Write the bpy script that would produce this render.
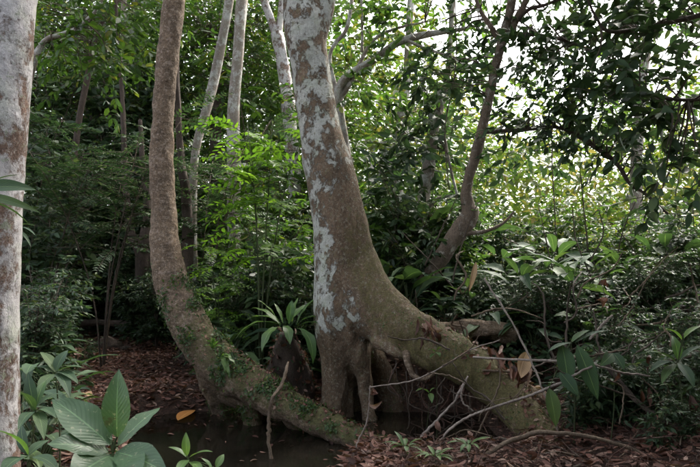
import bpy, bmesh, math, random
import numpy as np
from mathutils import Vector, noise as mnoise

sc = bpy.context.scene
for o in list(bpy.data.objects): bpy.data.objects.remove(o)
R = math.radians
# ------------------------------------------------------------------ camera
F = 606.0; CAM = np.array([0, 0, 1.4]); PITCH = R(3.45)
cd = bpy.data.cameras.new('camera'); cam = bpy.data.objects.new('camera', cd)
sc.collection.objects.link(cam); sc.camera = cam
cam.location = CAM; cam.rotation_euler = (R(90) + PITCH, 0, 0)
cd.sensor_width = 36; cd.lens = 36 * F / 700; cd.clip_end = 2000; cd.clip_start = .05
# ------------------------------------------------------------------ sky, sun, exposure
SUN_AZ, SUN_EL = R(38), R(52)
w = bpy.data.worlds.new('World'); sc.world = w; w.use_nodes = True
nt = w.node_tree; bg = nt.nodes['Background']
sky = nt.nodes.new('ShaderNodeTexSky'); sky.sky_type = 'NISHITA'; sky.sun_disc = False
sky.sun_elevation = SUN_EL; sky.sun_rotation = SUN_AZ
sky.air_density = 1.0; sky.dust_density = 6.0; sky.ozone_density = 1.0
hs = nt.nodes.new('ShaderNodeHueSaturation'); hs.inputs['Saturation'].default_value = .45
nt.links.new(sky.outputs[0], hs.inputs['Color']); nt.links.new(hs.outputs[0], bg.inputs[0])
bg.inputs[1].default_value = .15
sd = bpy.data.lights.new('sun', 'SUN'); sd.energy = 1.5; sd.angle = R(12); sd.color = (1, .95, .86)
so = bpy.data.objects.new('sun', sd); sc.collection.objects.link(so)
sdir = Vector((math.sin(SUN_AZ) * math.cos(SUN_EL), math.cos(SUN_AZ) * math.cos(SUN_EL), math.sin(SUN_EL)))
so.rotation_euler = sdir.to_track_quat('Z', 'Y').to_euler(); so.location = (6, 10, 20)
vs = sc.view_settings; vs.view_transform = 'Standard'; vs.look = 'None'; vs.exposure = 2.6; vs.gamma = 1
sc.cycles.adaptive_threshold = .03; sc.cycles.max_bounces = 4; sc.cycles.diffuse_bounces = 2; sc.cycles.glossy_bounces = 2
sc.cycles.transmission_bounces = 3; sc.cycles.caustics_reflective = False; sc.cycles.caustics_refractive = False
sc.cycles.sample_clamp_indirect = 4

# ------------------------------------------------------------------ helpers
rng = np.random.default_rng(7)
def P(px, py, d):
    r = np.array([(px - 350) / F, 0, 0]) + np.array([0, math.cos(PITCH), math.sin(PITCH)]) \
        + np.array([0, -math.sin(PITCH), math.cos(PITCH)]) * (233.5 - py) / F
    return CAM + r * (d / r[1])
def X(px, d): return (px - 350) / F * d
def nrm(v):
    v = np.asarray(v, float); return v / np.maximum(np.linalg.norm(v, axis=-1, keepdims=True), 1e-9)
UP = np.array([0, 0, 1.])
def link(o):
    sc.collection.objects.link(o); return o
def mesh_np(name, V, Fq, mat, smooth=False, uv=None, attr=None):
    """Fq: (n,k) faces, all with the same number of corners, or a list of such arrays"""
    Fs = [f for f in (Fq if isinstance(Fq, list) else [Fq]) if len(f)]
    me = bpy.data.meshes.new(name)
    V = np.asarray(V, np.float32)
    me.vertices.add(len(V)); me.vertices.foreach_set('co', V.ravel())
    loops = np.concatenate([f.ravel() for f in Fs]).astype(np.int32)
    sizes = np.concatenate([np.full(len(f), f.shape[1]) for f in Fs])
    starts = np.concatenate([[0], np.cumsum(sizes)[:-1]]).astype(np.int32)
    me.loops.add(len(loops)); me.loops.foreach_set('vertex_index', loops)
    me.polygons.add(len(sizes)); me.polygons.foreach_set('loop_start', starts)
    if smooth: me.polygons.foreach_set('use_smooth', np.ones(len(sizes), bool))
    if uv is not None:
        l = me.uv_layers.new(name='UVMap'); l.data.foreach_set('uv', np.asarray(uv, np.float32)[loops].ravel())
    if attr is not None:
        for k, a in attr.items():
            at = me.attributes.new(k, 'FLOAT', 'POINT'); at.data.foreach_set('value', np.asarray(a, np.float32))
    me.update(calc_edges=True); me.validate()
    if mat: me.materials.append(mat)
    return me
def thing(name, label, cat, loc, group=None):
    o = bpy.data.objects.new(name, None); o.empty_display_size = .2; link(o)
    o.location = loc; o['label'] = label; o['category'] = cat
    if group: o['group'] = group
    return o
def tag(o, label=None, cat=None, group=None, kind=None):
    for k, v in (('label', label), ('category', cat), ('group', group), ('kind', kind)):
        if v: o[k] = v
    return o
def part(name, me, parent=None, loc=None):
    o = bpy.data.objects.new(name, me); link(o)
    if parent: o.parent = parent
    if loc is not None: o.location = loc
    return o
def dup(root, loc, rz=0, s=1, label=None, group=None, tilt=0):
    r = root.copy(); link(r); r.location = loc; r.rotation_euler = (tilt, 0, rz)
    r.scale = (s, s, s) if np.isscalar(s) else s
    if label: r['label'] = label
    if group: r['group'] = group
    for ch in root.children:
        c = ch.copy(); link(c); c.parent = r
        for g in ch.children:
            d = g.copy(); link(d); d.parent = c
    return r
def spline(pts, n):
    """Catmull-Rom through rows of pts (any number of columns), n samples"""
    p = np.asarray(pts, float)
    if len(p) == 2: return p[0] + (p[1] - p[0]) * np.linspace(0, 1, n)[:, None]
    q = np.vstack([2 * p[0] - p[1], p, 2 * p[-1] - p[-2]])
    seg = np.linalg.norm(np.diff(p[:, :3], axis=0), axis=1); cum = np.concatenate([[0], np.cumsum(seg)])
    s = np.linspace(0, cum[-1], n); i = np.clip(np.searchsorted(cum, s, side='right') - 1, 0, len(p) - 2)
    t = ((s - cum[i]) / np.maximum(seg[i], 1e-9))[:, None]
    a, b, c, d = q[i], q[i + 1], q[i + 2], q[i + 3]
    return .5 * (2 * b + (c - a) * t + (2 * a - 5 * b + 4 * c - d) * t ** 2 + (3 * b - a - 3 * c + d) * t ** 3)
def tube(pts, rad, k=6, rough=0., seed=0, cap=True):
    pts = np.asarray(pts, float); n = len(pts); rad = np.broadcast_to(rad, n)
    T = nrm(np.gradient(pts, axis=0))
    N = np.zeros_like(T)
    v = np.cross(T[0], [0.3, 1, .2] if abs(T[0][1]) < .8 else [1, 0, .2]); N[0] = v / np.linalg.norm(v)
    for i in range(1, n):
        v = N[i - 1] - T[i] * np.dot(N[i - 1], T[i]); N[i] = v / max(np.linalg.norm(v), 1e-9)
    B = np.cross(T, N)
    a = np.linspace(0, 2 * math.pi, k, endpoint=False)
    rr = np.repeat(rad[:, None], k, 1)
    if rough:
        g = np.random.default_rng(seed)
        for f in range(5):
            m = g.integers(1, 5); ph = g.uniform(0, 6.28); fr = g.uniform(.2, 1.3) * 2
            rr = rr * (1 + rough * .5 * np.sin(m * a[None] + ph + np.arange(n)[:, None] * fr * .3))
    V = pts[:, None] + rr[..., None] * (np.cos(a)[None, :, None] * N[:, None] + np.sin(a)[None, :, None] * B[:, None])
    V = V.reshape(-1, 3)
    i = np.arange(n - 1)[:, None] * k; j = np.arange(k)[None]; j2 = (j + 1) % k
    Q = np.stack([i + j, i + j2, i + k + j2, i + k + j], -1).reshape(-1, 4)
    Tn = np.zeros((0, 3), int)
    if cap:
        V = np.vstack([V, pts[0] - T[0] * rad[0] * .3, pts[-1] + T[-1] * rad[-1] * .5]); m = len(V)
        jj = np.arange(k); jn = (jj + 1) % k
        Tn = np.vstack([np.stack([jn, jj, np.full(k, m - 2)], 1), np.stack([(n - 1) * k + jj, (n - 1) * k + jn, np.full(k, m - 1)], 1)])
    return V, Q, Tn
def join(parts):
    Vs, Qs, Ts, o = [], [], [], 0
    for V, Q, T in parts:
        Vs.append(V); Qs.append(Q + o); Ts.append(T + o); o += len(V)
    return np.vstack(Vs), [np.vstack(Qs), np.vstack(Ts)]
def fbm(V, scale, seed=0., octv=3):
    out = np.zeros(len(V)); amp = 1
    for k in range(octv):
        s = scale * 2 ** k
        out += amp * np.array([mnoise.noise((x * s + seed, y * s + seed * 1.7, z * s - seed)) for x, y, z in V]); amp *= .5
    return out

# ------------------------------------------------------------------ materials
class NT:
    def __init__(s, name):
        s.m = bpy.data.materials.new(name); s.m.use_nodes = True; s.t = s.m.node_tree
        s.b = s.t.nodes['Principled BSDF']; s.out = s.t.nodes['Material Output']
    def n(s, typ, **kw):
        nd = s.t.nodes.new(typ)
        for k, v in kw.items():
            if k.startswith('i_'):
                key = k[2:]; key = int(key) if key.isdigit() else key.replace('_', ' ')
                nd.inputs[key].default_value = v
            else: setattr(nd, k, v)
        return nd
    def l(s, a, b): s.t.links.new(a, b)
    def coords(s): return s.n('ShaderNodeTexCoord').outputs['Object']
    def noise(s, scale, detail=4, rough=.55, vec=None, stretch=None, dist=0):
        nd = s.n('ShaderNodeTexNoise'); nd.inputs['Scale'].default_value = scale; nd.inputs['Detail'].default_value = detail
        nd.inputs['Roughness'].default_value = rough; nd.inputs['Distortion'].default_value = dist
        v = vec or s.coords()
        if stretch:
            mp = s.n('ShaderNodeMapping'); mp.inputs['Scale'].default_value = stretch; s.l(v, mp.inputs[0]); v = mp.outputs[0]
        s.l(v, nd.inputs['Vector']); return nd.outputs['Fac']
    def ramp(s, fac, stops):
        nd = s.n('ShaderNodeValToRGB'); cr = nd.color_ramp
        while len(cr.elements) < len(stops): cr.elements.new(.5)
        for e, (p, c) in zip(cr.elements, stops):
            e.position = p; e.color = (*c, 1) if not np.isscalar(c) else (c, c, c, 1)
        s.l(fac, nd.inputs[0]); return nd.outputs['Color']
    def mix(s, f, a, b, typ='MIX'):
        nd = s.n('ShaderNodeMix', data_type='RGBA', blend_type=typ)
        for sock, v in ((nd.inputs[0], f), (nd.inputs[6], a), (nd.inputs[7], b)):
            if hasattr(v, 'is_output'): s.l(v, sock)
            else: sock.default_value = v if sock.type == 'VALUE' else (*v, 1)
        return nd.outputs[2]
    def math(s, op, a, b=0.):
        nd = s.n('ShaderNodeMath', operation=op)
        for sock, v in zip(nd.inputs, (a, b)):
            if hasattr(v, 'is_output'): s.l(v, sock)
            else: sock.default_value = v
        return nd.outputs[0]
    def attr(s, name): return s.n('ShaderNodeAttribute', attribute_name=name).outputs['Fac']
    def bump(s, h, strength=.5, dist=.02):
        nd = s.n('ShaderNodeBump'); nd.inputs['Strength'].default_value = strength; nd.inputs['Distance'].default_value = dist
        s.l(h, nd.inputs['Height']); s.l(nd.outputs[0], s.b.inputs['Normal']); return nd
    def finish(s, col, rough=.8, spec=.3):
        s.l(col, s.b.inputs['Base Color'])
        if hasattr(rough, 'is_output'): s.l(rough, s.b.inputs['Roughness'])
        else: s.b.inputs['Roughness'].default_value = rough
        s.b.inputs['Specular IOR Level'].default_value = spec
        return s.m

def leaf_mat(name, stops, rough=.42, trans=.35, veins=False, spot=0., spec=.45, tcol=1.5, tblue=.45):
    t = NT(name)
    g = t.n('ShaderNodeNewGeometry'); oi = t.n('ShaderNodeObjectInfo')
    rnd = t.math('FRACT', t.math('ADD', g.outputs['Random Per Island'], oi.outputs['Random']))
    col = t.ramp(rnd, stops)
    nz = t.noise(9, 3)
    col = t.mix(t.math('MULTIPLY', nz, .35), col, tuple(.45 * c for c in stops[0][1]))
    if veins:
        uv = t.n('ShaderNodeTexCoord').outputs['UV']
        sep = t.n('ShaderNodeSeparateXYZ'); t.l(uv, sep.inputs[0])
        ax = t.math('ABSOLUTE', t.math('SUBTRACT', sep.outputs[0], .5))
        ph = t.math('SUBTRACT', t.math('MULTIPLY', sep.outputs[1], 13.), t.math('MULTIPLY', ax, 7.))
        fr = t.math('ABSOLUTE', t.math('SUBTRACT', t.math('FRACT', ph), .5))
        vein = t.math('LESS_THAN', fr, .05)
        mid = t.math('LESS_THAN', ax, .022)
        vm = t.math('MAXIMUM', t.math('MULTIPLY', vein, .10), t.math('MULTIPLY', mid, .55))
        col = t.mix(vm, col, tuple(min(1, 2.0 * c + .03) for c in stops[-1][1]))
        t.bump(t.math('SUBTRACT', t.math('MULTIPLY', fr, 1.6), t.math('MULTIPLY', mid, .8)), .22, .003)
    if spot:
        sp = t.noise(60, 2, .6); col = t.mix(t.ramp(sp, [(.62, 0.), (.7, spot)]), col, (.3, .3, .2))
        sp2 = t.noise(14, 5, .7, dist=.5); col = t.mix(t.ramp(sp2, [(.6, 0.), (.66, .6)]), col, (.06, .045, .02))
    t.finish(col, rough, spec)
    tr = t.n('ShaderNodeBsdfTranslucent'); mul = t.mix(1., col, (tcol, tcol * 1.05, tcol * tblue), 'MULTIPLY')
    t.l(mul, tr.inputs[0])
    ms = t.n('ShaderNodeMixShader'); ms.inputs[0].default_value = trans
    t.l(t.b.outputs[0], ms.inputs[1]); t.l(tr.outputs[0], ms.inputs[2]); t.l(ms.outputs[0], t.out.inputs[0])
    return t.m
M = {}
M['leaf_dark'] = leaf_mat('leaf_dark', [(0, (.02, .04, .018)), (.5, (.031, .06, .025)), (.85, (.047, .085, .033)), (1, (.09, .12, .04))], .54, .32, spec=.32, tblue=.7)
M['leaf_mid'] = leaf_mat('leaf_mid', [(0, (.03, .065, .018)), (.5, (.045, .092, .022)), (.9, (.07, .125, .028)), (1, (.16, .16, .03))], .45, .42)
M['leaf_bright'] = leaf_mat('leaf_bright', [(0, (.065, .14, .02)), (.6, (.1, .2, .028)), (1, (.15, .25, .035))], .48, .5)
M['leaf_far'] = leaf_mat('leaf_far', [(0, (.045, .085, .025)), (.5, (.075, .115, .03)), (.85, (.13, .145, .045)), (.95, (.24, .2, .08)), (1, (.34, .26, .13))], .6, .38, spec=.3)  # yellow and pale stops put the far sunlight into the leaf colour
M['leaf_big'] = leaf_mat('leaf_big', [(0, (.03, .06, .032)), (.6, (.045, .085, .042)), (1, (.07, .11, .04))], .62, .3, veins=True, spec=.28)
M['leaf_front'] = leaf_mat('leaf_front', [(0, (.055, .105, .05)), (1, (.075, .14, .06))], .4, .3, veins=True, spot=.5)
M['leaf_fern'] = leaf_mat('leaf_fern', [(0, (.06, .125, .04)), (1, (.115, .19, .05))], .38, .4, veins=True)
M['leaf_dead'] = leaf_mat('leaf_dead', [(0, (.05, .023, .016)), (.45, (.125, .052, .034)), (.8, (.2, .092, .064)), (1, (.34, .23, .175))], .6, .15, spec=.3, tcol=1.)
M['leaf_tan'] = leaf_mat('leaf_tan', [(0, (.32, .2, .11)), (1, (.4, .27, .16))], .6, .15, veins=True, spec=.3, tcol=1.)
M['leaf_orange'] = leaf_mat('leaf_orange', [(0, (.5, .2, .045)), (1, (.55, .24, .06))], .5, .1, veins=True, tcol=1.)

def bark(name, base, dark, patch=None, patch_rng=(.5, .54), pscale=5., moss=(.07, .075, .02), spots=None, bump=.5, vert=(1, 1, .35), pattr=False, rings=0., fleck=None):
    t = NT(name)
    n1 = t.noise(9, 8, .68, stretch=vert); n2 = t.noise(48, 6, .72, stretch=(1, 1, .7)); n3 = t.noise(2.2, 4, .6)
    col = t.ramp(n1, [(.28, dark), (.52, base), (.75, tuple(min(1, c * 1.45) for c in base))])
    col = t.mix(t.ramp(n3, [(.35, .5), (.6, 0.)]), col, tuple(.5 * (a + b) for a, b in zip(base, dark)))
    col = t.mix(t.ramp(n2, [(.36, .7), (.58, 0.)]), col, dark)
    h = t.math('ADD', t.math('MULTIPLY', n1, .8), t.math('MULTIPLY', n2, .5))
    fl = t.noise(34, 6, .78, dist=.3)                                     # small lichen flecks
    if fleck: col = t.mix(t.ramp(fl, [(.53, 0.), (.6, .8)]), col, fleck)
    n4 = t.noise(120, 3, .6); col = t.mix(t.ramp(n4, [(.38, .55), (.5, 0.)]), col, tuple(.5 * c for c in dark))
    if patch:
        pn = t.noise(pscale, 9, .74, dist=.25, stretch=(1, 1, .8))
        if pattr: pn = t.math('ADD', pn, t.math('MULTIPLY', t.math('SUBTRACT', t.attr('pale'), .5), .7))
        pc = t.ramp(t.noise(26, 6, .75), [(.3, tuple(c * .5 for c in patch)), (.5, tuple(c * .85 for c in patch)), (.7, tuple(min(1, c * 1.12) for c in patch))])
        pc = t.mix(t.ramp(t.noise(6, 4, .6), [(.5, 0.), (.7, .5)]), pc, (patch[0] * .72, patch[1] * .82, patch[2] * .62))
        pm = t.ramp(pn, [(patch_rng[0], 0.), (patch_rng[1], 1.)])
        col = t.mix(pm, col, pc)
        sc_ = t.noise(85, 3, .6, stretch=(1, 1, 1.8)); col = t.mix(t.ramp(sc_, [(.62, 0.), (.69, .75)]), col, dark)
        h = t.math('ADD', h, t.math('MULTIPLY', pm, .35))
    if rings:
        wv = t.noise(20, 4, .6, stretch=(.5, .5, 1.8)); col = t.mix(t.ramp(wv, [(.56, 0.), (.64, rings)]), col, tuple(min(1, 1.5 * c + .03) for c in base))
        h = t.math('ADD', h, t.math('MULTIPLY', wv, .3))
    if spots:
        sp = t.noise(13, 6, .7, dist=.3); col = t.mix(t.ramp(sp, [(.58, 0.), (.64, .75)]), col, spots)
    ms = t.attr('moss'); mn = t.noise(16, 6, .75)
    mf = t.math('ADD', ms, t.math('MULTIPLY', t.math('SUBTRACT', mn, .5), 1.5))
    mossc = t.ramp(t.noise(60, 5, .75), [(.3, tuple(.35 * c for c in moss)), (.55, moss), (.8, tuple(1.9 * c for c in moss))])
    col = t.mix(t.ramp(mf, [(.42, 0.), (.72, .85)]), col, mossc)
    t.bump(h, bump, .035)
    return t.finish(col, .85, .22)
M['bark_pale'] = bark('bark_pale', (.24, .155, .115), (.09, .06, .045), (.58, .55, .54), (.44, .51), 7, bump=.7, fleck=(.4, .36, .32), spots=(.3, .34, .24))
M['bark_main'] = bark('bark_main', (.2, .135, .085), (.065, .045, .03), (.47, .465, .41), (.505, .545), 7., bump=1., pattr=True, fleck=(.3, .27, .2), spots=(.16, .14, .075), moss=(.12, .105, .04))
M['bark_brown'] = bark('bark_brown', (.2, .14, .09), (.055, .04, .028), fleck=(.33, .26, .2), bump=.9, vert=(1, 1, 1.4), rings=.22, moss=(.085, .085, .03), spots=(.26, .2, .16))
M['bark_thin'] = bark('bark_thin', (.28, .245, .2), (.15, .12, .1), (.45, .44, .4), (.5, .56), 5, bump=.4)
M['bark_dark'] = bark('bark_dark', (.085, .062, .048), (.035, .026, .02), bump=.6, moss=(.05, .06, .02))
M['bark_crook'] = bark('bark_crook', (.2, .15, .11), (.07, .05, .036), (.38, .34, .29), (.55, .62), 8, bump=.6)
M['stick'] = bark('stick', (.17, .125, .085), (.07, .05, .035), bump=.4)
M['stick_pale'] = bark('stick_pale', (.3, .25, .21), (.14, .11, .09), bump=.4)
M['twig'] = bark('twig', (.1, .075, .055), (.045, .035, .028), bump=.3)
M['rootlet'] = bark('rootlet', (.11, .06, .045), (.04, .025, .02), bump=.2)
M['stem_green'] = bark('stem_green', (.06, .08, .03), (.035, .04, .02), bump=.2)

# ------------------------------------------------------------------ ground, stream
WATER = -.16
def sstep(a, b, x):
    t = np.clip((x - a) / (b - a), 0, 1); return t * t * (3 - 2 * t)
def hground(x, y):
    x = np.asarray(x, float); y = np.asarray(y, float)
    z = .03 * np.sin(x * 1.3 + y * .7) + .025 * np.sin(x * 2.9 - y * 1.9 + 1) + .02 * np.sin(y * 3.1 + x * .8)
    z = z + .012 * np.maximum(y - 8, 0)                                   # gentle rise behind
    # bank on the far side of the buttress roots
    z = z + (.72 * sstep(.15, .9, x) + .3 * sstep(1.0, 2.6, x)) * sstep(6.3, 7.6, y) * (1 - .75 * sstep(9.5, 15, y))
    z = z + .35 * sstep(1.6, 3.4, x) * sstep(3.0, 5.4, y) * (1 - sstep(5.4, 6.4, y))
    z = z + .25 * sstep(-1.6, -3.0, x) * (1 - sstep(4.5, 7, y))
    # stream channel
    shoreL = np.where(y < 7, -1.45 - .12 * (7 - y) * 0 + .1 * np.sin(y * 2), -1.45)
    left = sstep(0, .45, x - (-1.85 + .14 * np.sin(y * 1.9) - .38 * np.clip(y - 4.8, 0, 3)))
    right = sstep(0, .5, (.25 + .12 * np.sin(y * 2.3)) - x)
    far = sstep(0, .7, 7.0 + .15 * np.sin(x * 3.1) - y)
    ch = np.maximum(left * right * far, sstep(-.5, 0, x) * sstep(1.55, 1.15, x) * sstep(5.25, 5.75, y + .25 * x) * sstep(7.0, 6.6, y))
    return z * (1 - .8 * ch) - .42 * ch
gx = np.concatenate([-np.geomspace(120, 6, 26), np.linspace(-5.7, 5.7, 150), np.geomspace(6, 120, 26)])
gy = np.concatenate([-np.geomspace(60, 3, 12), np.linspace(-2.5, 14, 200), np.geomspace(14.6, 200, 36)])
GX, GY = np.meshgrid(gx, gy); GZ = hground(GX, GY)
V = np.stack([GX, GY, GZ], -1).reshape(-1, 3)
nx, ny = len(gx), len(gy)
I = (np.arange(ny - 1)[:, None] * nx + np.arange(nx - 1)[None]).ravel()
Q = np.stack([I, I + 1, I + nx + 1, I + nx], 1)
t = NT('forest_soil')
c = t.ramp(t.noise(3.5, 6, .65), [(.3, (.022, .015, .011)), (.55, (.05, .032, .023)), (.75, (.085, .052, .038))])
c = t.mix(t.ramp(t.noise(40, 5, .7), [(.45, 0.), (.62, .75)]), c, (.12, .065, .045))
c = t.mix(t.ramp(t.noise(90, 3, .6), [(.58, 0.), (.66, .6)]), c, (.02, .014, .01))
t.bump(t.noise(35, 6, .7), .9, .04); t.finish(c, .85, .2)
ground = part('ground', mesh_np('ground', V, Q, t.m, True)); tag(ground, 'dark leaf-strewn forest soil sloping to the stream', None, kind='structure')
t = NT('stream_water')
nb = t.noise(4, 3, .5); nb2 = t.noise(22, 2, .5)
t.bump(t.math('ADD', nb, t.math('MULTIPLY', nb2, .25)), .12, .02)
t.finish(t.ramp(t.noise(1.3, 3), [(.3, (.012, .011, .008)), (.7, (.022, .018, .012))]), .07, .5)
t.b.inputs['IOR'].default_value = 1.33; t.b.inputs['Transmission Weight'].default_value = .45
wy = np.linspace(-1.5, 7.3, 30); wx = np.linspace(-3.4, 1.9, 20)
WX, WY = np.meshgrid(wx, wy); V = np.stack([WX, WY, np.full_like(WX, WATER)], -1).reshape(-1, 3)
I = (np.arange(29)[:, None] * 20 + np.arange(19)[None]).ravel()
water = part('water', mesh_np('water', V, np.stack([I, I + 1, I + 21, I + 20], 1), t.m, True)); tag(water, 'still dark stream water under the leaning trunk', None, kind='structure')

# ------------------------------------------------------------------ leaves
# template rows: (x across, y along, z out of plane); half leaves share the straight midrib
LEAF_S = np.array([[0, 0, 0], [-.42, .3, .05], [-.34, .68, .03], [0, 1, -.12], [.34, .68, .03], [.42, .3, .05]])
LEAF_SF = np.array([[0, 3, 2, 1], [0, 5, 4, 3]])
LEAF_V = np.array([[0, 0, 0], [-.36, .24, .05], [-.4, .5, .05], [-.22, .78, -.02], [0, 1, -.16], [.22, .78, -.02], [.4, .5, .05], [.36, .24, .05], [0, .5, .0]])
LEAF_F = np.array([[0, 8, 2, 1], [8, 4, 3, 2], [0, 7, 6, 8], [8, 6, 5, 4]])
class Leaves:
    def __init__(s): s.p, s.d, s.n, s.L, s.W = [], [], [], [], []
    def add(s, p, d, n, L, W):
        s.p.append(np.atleast_2d(p)); s.d.append(np.atleast_2d(d)); s.n.append(np.atleast_2d(n))
        k = len(s.p[-1]); s.L.append(np.broadcast_to(L, k)); s.W.append(np.broadcast_to(W, k))
    def count(s): return sum(map(len, s.p))
    def mesh(s, name, mat, origin=(0, 0, 0), far=False):
        p = np.vstack(s.p) - np.asarray(origin); d = nrm(np.vstack(s.d)); n = np.vstack(s.n)
        L = np.concatenate(s.L); W = np.concatenate(s.W)
        side = nrm(np.cross(d, n)); n = np.cross(side, d)
        tv, tf = (LEAF_S, LEAF_SF) if far else (LEAF_V, LEAF_F); k = len(tv)
        cup = rng.uniform(-1.2, 2.0, len(p))[:, None, None]
        V = p[:, None] + L[:, None, None] * (tv[None, :, 1:2] * d[:, None] + cup * tv[None, :, 2:3] * n[:, None]) + W[:, None, None] * tv[None, :, 0:1] * side[:, None]
        Fc = (tf[None] + np.arange(len(p))[:, None, None] * k).reshape(-1, 4)
        return mesh_np(name, V.reshape(-1, 3), Fc, mat)
def spray(lv, tw, base, d, length, n, L, ratio=.42, droop=.25, pinnate=False, g=None, r0=.004):
    """a leafy twig: alternate leaves along a drooping curve"""
    g = g or rng; d = nrm(d)
    t = np.linspace(0, 1, 6)[:, None]
    pts = base + d * length * t + np.array([0, 0, -1]) * droop * length * t ** 2 + g.normal(0, .02 * length, 3) * t
    if tw is not None: tw.append((pts, np.linspace(r0, r0 * .35, 6)))
    s = np.linspace(.15 if not pinnate else .2, 1, n)
    if not pinnate: s = np.clip(s + g.normal(0, .04, n), .05, 1)
    q = np.stack([np.interp(s, t[:, 0], pts[:, k]) for k in range(3)], 1)
    tan = nrm(d + np.array([0, 0, -2 * droop]) * s[:, None])
    side = nrm(np.cross(tan, UP) + 1e-6); sg = np.where(np.arange(n) % 2 == 0, 1., -1.)[:, None]
    if pinnate:
        roll = g.normal(0, .25); nn = nrm(np.cross(side, tan)); nn = nrm(nn * math.cos(roll) + side * math.sin(roll)); side = np.cross(tan, nn)
        ld = tan * .45 + side * sg + g.normal(0, .08, (n, 3)); nv = nn + g.normal(0, .12, (n, 3))
        LL = L * (.65 + .5 * np.sin(np.pi * np.clip(s * .9 + .05, 0, 1))) * g.uniform(.9, 1.1, n)
    else:
        ld = tan * g.uniform(.3, 1., (n, 1)) + side * sg * g.uniform(.4, 1., (n, 1)) + np.array([0, 0, -1]) * g.uniform(-.1, .6, (n, 1)) + g.normal(0, .25, (n, 3))
        nv = UP * .8 + g.normal(0, .42, (n, 3)); LL = L * g.uniform(.6, 1.2, n)
    ld[-1] = tan[-1]
    lv.add(q, ld, nv, LL, LL * ratio * g.uniform(.85, 1.2, n))
def twig_mesh(name, tw, mat, origin=(0, 0, 0), k=4):
    V, Fs = join([tube(p, r, k) for p, r in tw]); return mesh_np(name, V - np.asarray(origin), Fs, mat, True)

def make_shrub(name, h, spread, nstem, ntwig, L, mat, ratio=.42, pinnate=False, seed=0, twl=.45, nl=11, droop=.3, stem_r=.014, low=.2, stemmat='twig'):
    g = np.random.default_rng(seed); lv = Leaves(); tw = []; stems = []
    for i in range(nstem):
        a = g.uniform(0, 6.28); o = g.uniform(.25, 1) * spread; hh = h * g.uniform(.65, 1)
        p = spline([[0, 0, -.12], [math.cos(a) * o * .15, math.sin(a) * o * .15, hh * .35], [math.cos(a) * o * .5 + g.normal(0, .05), math.sin(a) * o * .5 + g.normal(0, .05), hh * .75], [math.cos(a) * o, math.sin(a) * o, hh]], 12)
        stems.append((p, np.linspace(stem_r, stem_r * .3, 12)))
        for j in range(ntwig):
            s = g.uniform(low, 1); b = np.array([np.interp(s, np.linspace(0, 1, 12), p[:, k]) for k in range(3)])
            aa = g.uniform(0, 6.28); d = np.array([math.cos(aa), math.sin(aa), g.uniform(-.1, .7)])
            spray(lv, tw, b, d, twl * g.uniform(.6, 1.25), nl + g.integers(-2, 3), L, ratio, droop * g.uniform(.4, 1.4), pinnate, g, stem_r * .3)
    root = bpy.data.objects.new(name, None)
    part('foliage', lv.mesh(name + '_foliage', M[mat]), root)
    part('stems', twig_mesh(name + '_stems', stems + tw, M[stemmat], k=3), root)
    root['category'] = 'shrub'
    return root

# ------------------------------------------------------------------ trees
def px_path(rows): return np.array([[*P(x, y, d), r * d / F] for x, y, d, r in rows])
def organic(name, tubes, voxel, mat, origin, disp=.012, fscale=6, attrs=None, smooth=6, rough=None):
    """overlapping tapered tubes fused into one continuous surface"""
    V, Fs = join([tube(p[:, :3], p[:, 3], 18) for p in tubes])
    me = mesh_np(name, V, Fs, None); ob = bpy.data.objects.new(name, me); link(ob)
    m = ob.modifiers.new('r', 'REMESH'); m.mode = 'VOXEL'; m.voxel_size = voxel
    m = ob.modifiers.new('s', 'SMOOTH'); m.iterations = smooth; m.factor = .5
    dg = bpy.context.evaluated_depsgraph_get(); me2 = bpy.data.meshes.new_from_object(ob.evaluated_get(dg))
    bpy.data.objects.remove(ob); bpy.data.meshes.remove(me)
    n = len(me2.vertices); co = np.empty(n * 3, np.float32); me2.vertices.foreach_get('co', co); co = co.reshape(-1, 3).astype(float)
    no = np.empty(n * 3, np.float32); me2.vertices.foreach_get('normal', no); no = no.reshape(-1, 3)
    co += no * (disp * fbm(co * np.array([1, 1, .6]), fscale, 3.1, 3) + disp * 1.2 * fbm(co * np.array([1, 1, .5]), fscale * .35, 9.7, 1))[:, None]
    if rough:
        wl = rough[1](co)
        co += no * (wl * rough[0] * (fbm(co * np.array([1, 1, .35]), 11, 5.3, 3) + .8 * (1 - 2 * np.abs(fbm(co * np.array([1, 1, .18]), 7, 2.2, 1)))))[:, None]
    if attrs:
        for k, a in attrs(co, no).items():
            at = me2.attributes.new(k, 'FLOAT', 'POINT'); at.data.foreach_set('value', a.astype(np.float32))
    me2.vertices.foreach_set('co', (co - np.asarray(origin)).astype(np.float32).ravel())
    me2.polygons.foreach_set('use_smooth', np.ones(len(me2.polygons), bool)); me2.materials.clear(); me2.materials.append(mat); me2.update()
    me2.name = name; return me2
def limb_mesh(name, path, mat, origin, k=10, n=None, rough=.12, seed=0):
    n = n or max(12, len(path) * 8); p = spline(path, n)
    V, Q, T = tube(p[:, :3], np.maximum(p[:, 3], .002), k, rough, seed); return mesh_np(name, V - np.asarray(origin), [Q, T], mat, True)
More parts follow.
